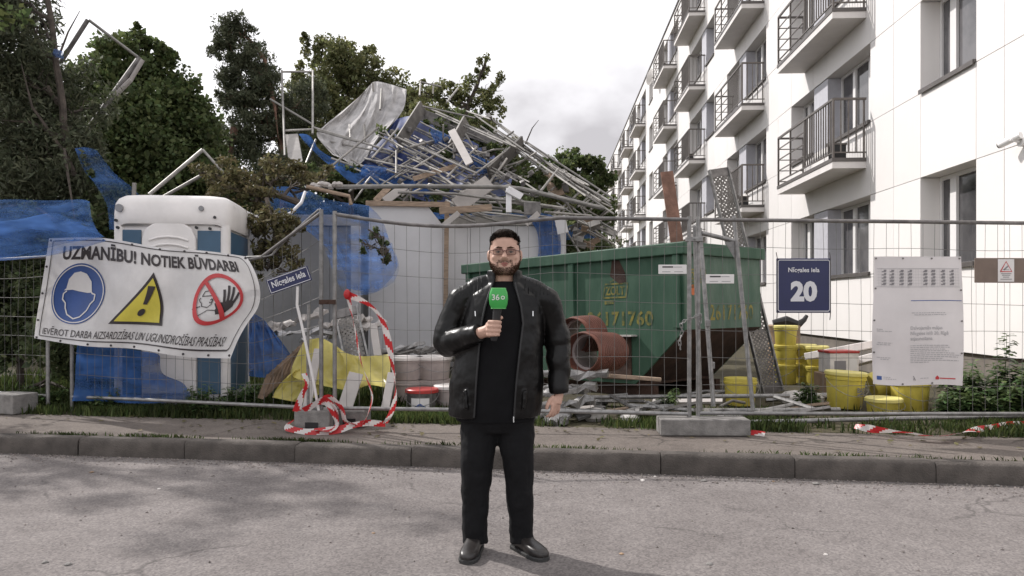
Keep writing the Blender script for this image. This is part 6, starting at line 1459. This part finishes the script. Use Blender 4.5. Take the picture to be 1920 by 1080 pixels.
tree('fallen_bough', 'torn brownish leafy bough lying across the netting behind the toilet', [at(560, 380, 11.2), at(500, 360, 11), at(440, 335, 11), at(375, 325, 11.2)], .05,
     [(400, 340, 11.0, .35, .22, .35, 450), (450, 330, 11.0, .4, .28, .4, 650), (510, 330, 11.2, .45, .25, .4, 650), (560, 335, 11.5, .4, .2, .4, 450), (480, 365, 10.8, .4, .2, .4, 450), (600, 330, 11.8, .3, .2, .3, 250), (425, 365, 10.6, .3, .2, .3, 250)], .075, 'leaf_brown', 10, .45, fill=1.7)
tree('hanging_crown', 'dark broken crown hanging between the toilet and the street sign', [at(500, 372, 10.2), at(515, 430, 10), at(520, 500, 10)], .03,
     [(490, 420, 10, .22, .30, .25, 500), (520, 450, 10, .28, .35, .3, 700), (545, 420, 10.2, .25, .25, .25, 400), (500, 500, 9.9, .18, .22, .2, 280), (560, 490, 9.9, .16, .22, .2, 130), (478, 465, 9.9, .1, .3, .2, 150)], .065, 'leaf_brown', 12, .42, .4, fill=1.9)
tree('snagged_twig', 'dark leafy twig snagged in the netting before the hoarding', [at(690, 430, 10.9), at(705, 440, 10.8), at(725, 475, 10.8)], .01,
     [(700, 440, 10.8, .10, .10, .1, 40), (715, 460, 10.8, .10, .12, .1, 50), (728, 480, 10.8, .07, .08, .08, 30), (680, 460, 10.9, .08, .12, .1, 24)], .075, 'leaf_dark', 13, .45)
tree('street_tree', 'leafy street tree reaching in at the far left edge', [gz(-260, 9.6), at(-255, 200, 9.6), at(-240, -150, 9.6)], .13,
     [(-220, -60, 9.4, .9, .7, .9, 700), (-130, -20, 9.2, .7, .5, .8, 420), (-260, -200, 9.6, 1.1, .8, 1.0, 800), (-330, 60, 9.4, .9, .8, .9, 600), (-150, 130, 9.8, .7, .6, .7, 450), (-130, -260, 9.3, 1.0, .7, 1.0, 520)], .11, 'leaf_mid', 14, .65, fill=.65)
for i, (px, Y, w_, h_) in enumerate(((500, 23, 2.0, 4.4), (650, 24, 2.2, 5.0), (790, 25, 2.2, 5.0), (930, 26, 2.2, 4.6), (1060, 27, 2.0, 3.6))):
    b = gz(px, Y); top = HY - (b.z + h_ - CH) / Y * F; mid = (top + HY) / 2
    tree('thicket_shrub', 'low dark thicket %s' % ['left of the dark cabin', 'showing between cabin and heap', 'behind the hoarding', 'behind the pale cabin', 'behind the tangle at the right'][i], [b, V(b.x, b.y, b.z + h_ * .5), V(b.x, b.y, b.z + h_ * .8)], .06, [(px, mid, Y, w_, h_ * .5, 1.0, 2400), (px - 40, top + 30, Y, w_ * .6, h_ * .4, .9, 800), (px + 45, top + 40, Y + .5, w_ * .6, h_ * .4, .9, 800)], .15, 'leaf_dark', 60 + i, .7, group='thickets behind the site', limbs=False)
# a row of darker trees that closes the view behind the site
for i, (px, Y, top, w_, lb) in enumerate(((-120, 20, 60, 2.2, 'outermost left'), (60, 21, 110, 2.4, 'behind the wrecked conifer'), (200, 22, 240, 2.4, 'low behind the maple'), (405, 23, 225, 2.0, 'in the gap left of the leaning pine'), (560, 25, 290, 2.2, 'low behind the upright scaffold frame'), (760, 30, 270, 2.6, 'hidden behind the grey tarpaulin'), (930, 31, 300, 2.4, 'behind the middle of the heap'), (1010, 38, 335, 2.4, 'behind the right of the heap'))):
    b = gz(px, Y); z1 = at(px, top, Y).z; H = z1 - b.z; cl = []
    for k in range(9):
        a = RNG.random(); pp_ = (px + RNG.uniform(-1, 1) * w_ * .55 * F / Y, HY - ((b.z + H * (.22 + .68 * k / 8)) - CH) / Y * F, Y + RNG.uniform(-.8, .8), w_ * (.75 - .45 * (k / 8) ** 2), H * .13, w_ * .6, 900)
        cl.append(pp_)
    tree('background_tree', 'dark background tree %s' % lb, [b, V(b.x, b.y, b.z + H * .5), V(b.x + .1, b.y, b.z + H * .85)], .15, cl, .17, 'leaf_dark', 30 + i, .7, group='dark trees closing the site')

# ------------------------------------------------------------------ weeds, grass, small plants
def weed(label, px, Y, h, stems, leaf, spread, seed, mt='leaf_weed'):
    rg_ = random.Random(seed); c = gz(px, Y); c.z = WZ; t = thing('weed_plant', label, 'plant', c); ms = MB(); LV = []
    for s_ in range(stems):
        a = rg_.uniform(0, 2 * PI); hh = h * rg_.uniform(.55, 1); tip = V(math.cos(a) * spread * rg_.uniform(.3, 1), math.sin(a) * spread * rg_.uniform(.2, .7), hh)
        b0 = V(tip.x * .35, tip.y * .35, 0); pts = [b0, b0.lerp(tip, .5) + V(0, 0, hh * .08), tip]; ms.path(pts, [.006, .005, .002], 5)
        k = int(hh / (leaf * .26)) + 5
        for i in range(k):
            f = .15 + .85 * i / k; p = pts[0].lerp(pts[1], f * 2) if f < .5 else pts[1].lerp(pts[2], f * 2 - 1)
            for q in range(3):
                an = i * 1.9 + q * 2.1 + rg_.uniform(-.4, .4); s2 = leaf * rg_.uniform(.6, 1.2) * (1.15 - .6 * f); d = V(math.cos(an), math.sin(an), rg_.uniform(-.35, .45)).normalized(); x = d.cross(V(0, 0, 1)).normalized(); up = x.cross(d)
                o_ = p + d * .02
                LV += [o_, o_ + d * s2 * .35 + x * s2 * .34 + up * .04 * s2, o_ + d * s2 * .75 + x * s2 * .22 - up * .03 * s2, o_ + d * s2 - up * .18 * s2, o_ + d * s2 * .75 - x * s2 * .22 - up * .03 * s2, o_ + d * s2 * .35 - x * s2 * .34 + up * .04 * s2]
    ms.build('stem', M[mt], t); link('leaves', quads_mesh('leaves', np.array([tuple(v) for v in LV]), M[mt], 6), t)
    return t
weed('tall single weed rising above the bush against the white wall', 1880, 8.4, .98, 2, .15, .12, 1)
weed('leafy weed bush at the right edge, left part', 1800, 8.5, .62, 12, .14, .42, 2); weed('leafy weed bush at the right edge, right part', 1900, 8.2, .62, 13, .14, .45, 3)
weed('low leafy weed in front of the bush at the right edge', 1850, 7.95, .42, 10, .12, .36, 4); weed('low leafy weed right beyond the poster foot', 1785, 8.0, .30, 7, .11, .22, 5)
weed('small weed beside the white rubble left of the big bucket', 1515, 8.7, .34, 9, .09, .20, 6); weed('small dark weed under the skip near the steel post', 1255, 8.4, .30, 7, .08, .18, 7); weed('nettle clump between toilet and netting', 450, 8.5, .34, 9, .09, .3, 8)
weed('weed clump under the banner right corner', 395, 8.3, .36, 9, .09, .3, 9); weed('weed clump at the left fence foot', 85, 8.9, .3, 9, .09, .3, 10); weed('weed clump left under the banner', 190, 8.6, .3, 8, .08, .25, 11)
def blades(name, pts, hmin, hmax, label, wd=.006, seed=1, lean=.5):
    rs = np.random.RandomState(seed); p = np.array(pts); n = len(p); h = rs.uniform(hmin, hmax, n)[:, None]; a = rs.uniform(0, 2 * PI, n); d = np.stack([np.cos(a), np.sin(a), np.zeros(n)], 1)
    x = np.stack([-np.sin(a), np.cos(a), np.zeros(n)], 1); l_ = rs.uniform(.1, lean, n)[:, None]; w_ = wd * rs.uniform(.6, 1.6, n)[:, None]
    top = p + d * h * l_ + np.array([0, 0, 1]) * h; mid = p + d * h * l_ * .35 + np.array([0, 0, 1]) * h * .6
    vs = np.stack([p - x * w_, p + x * w_, mid + x * w_ * .8, top, mid - x * w_ * .8], 1).reshape(-1, 3)
    return tag(link(name, quads_mesh(name, vs, M['grass'], 5)), label, 'grass', kind='stuff')
rs = np.random.RandomState(3); pts = []
while len(pts) < 26000:
    s_ = rs.uniform(-3.5, 11.5); n_ = 1.26 + abs(rs.normal(0, .55)) + (rs.uniform(0, .1))
    p = kp(s_, n_, WZ - .01); f = math.sin(s_ * 2.1) * .5 + math.sin(s_ * 5.3 + 1) * .3 + math.sin(s_ * 11 + n_ * 6) * .25 + .55 + (.5 if s_ < 3.6 else 0)
    if n_ > 3.2 or rs.uniform(0, 1.3) > f: continue
    pts.append(tuple(p))
blades('verge_grass', pts, .03, .13, 'patchy green grass along the foot of the fence', .006, 4)
pts = []
while len(pts) < 9000:
    s_ = rs.uniform(-4.5, 4.5); n_ = rs.uniform(2.0, 5.5); p = kp(s_, n_, WZ - .02); pts.append((p.x, p.y, lawn_z(p.x, p.y) - .01))
blades('site_grass', pts, .06, .24, 'longer rough grass around the toilet', .009, 5)
pts = []
for c_, n in ((.55, 160), (1.5, 260), (2.75, 240), (2.95, 200), (4.2, 120), (5.15, 90), (5.5, 120), (6.9, 60), (7.5, 140), (8.2, 60), (9.0, 80)):
    for _ in range(n): p = kp(c_ + rs.normal(0, .22), .16 + abs(rs.normal(0, .02)), WZ - .01); pts.append(tuple(p))
blades('kerb_grass', pts, .012, .05, 'small grass tufts in the joint behind the kerb', .004, 6, .9)
# pale fallen leaves and chips on verge and pavement
pts = []
LV = []
for k in range(500):
    s_ = rs.uniform(-3, 11); n_ = abs(rs.normal(1.35, .35)); 
    if n_ < .2: continue
    p = kp(s_, n_, WZ + .006); a = rs.uniform(0, 6.28); z_ = rs.uniform(.015, .04); u_ = V(math.cos(a), math.sin(a), rs.uniform(-.1, .3)) * z_; w_ = V(-math.sin(a), math.cos(a), rs.uniform(-.1, .3)) * z_ * .6
    LV += [p - u_, p + w_ + V(0, 0, .004), p + u_, p - w_ + V(0, 0, .004)]
tag(link('fallen_leaves', quads_mesh('fallen_leaves', np.array([tuple(v) for v in LV]), M['leaf_brown'])), 'scattered dry leaves on verge and pavement', 'leaves', kind='stuff')
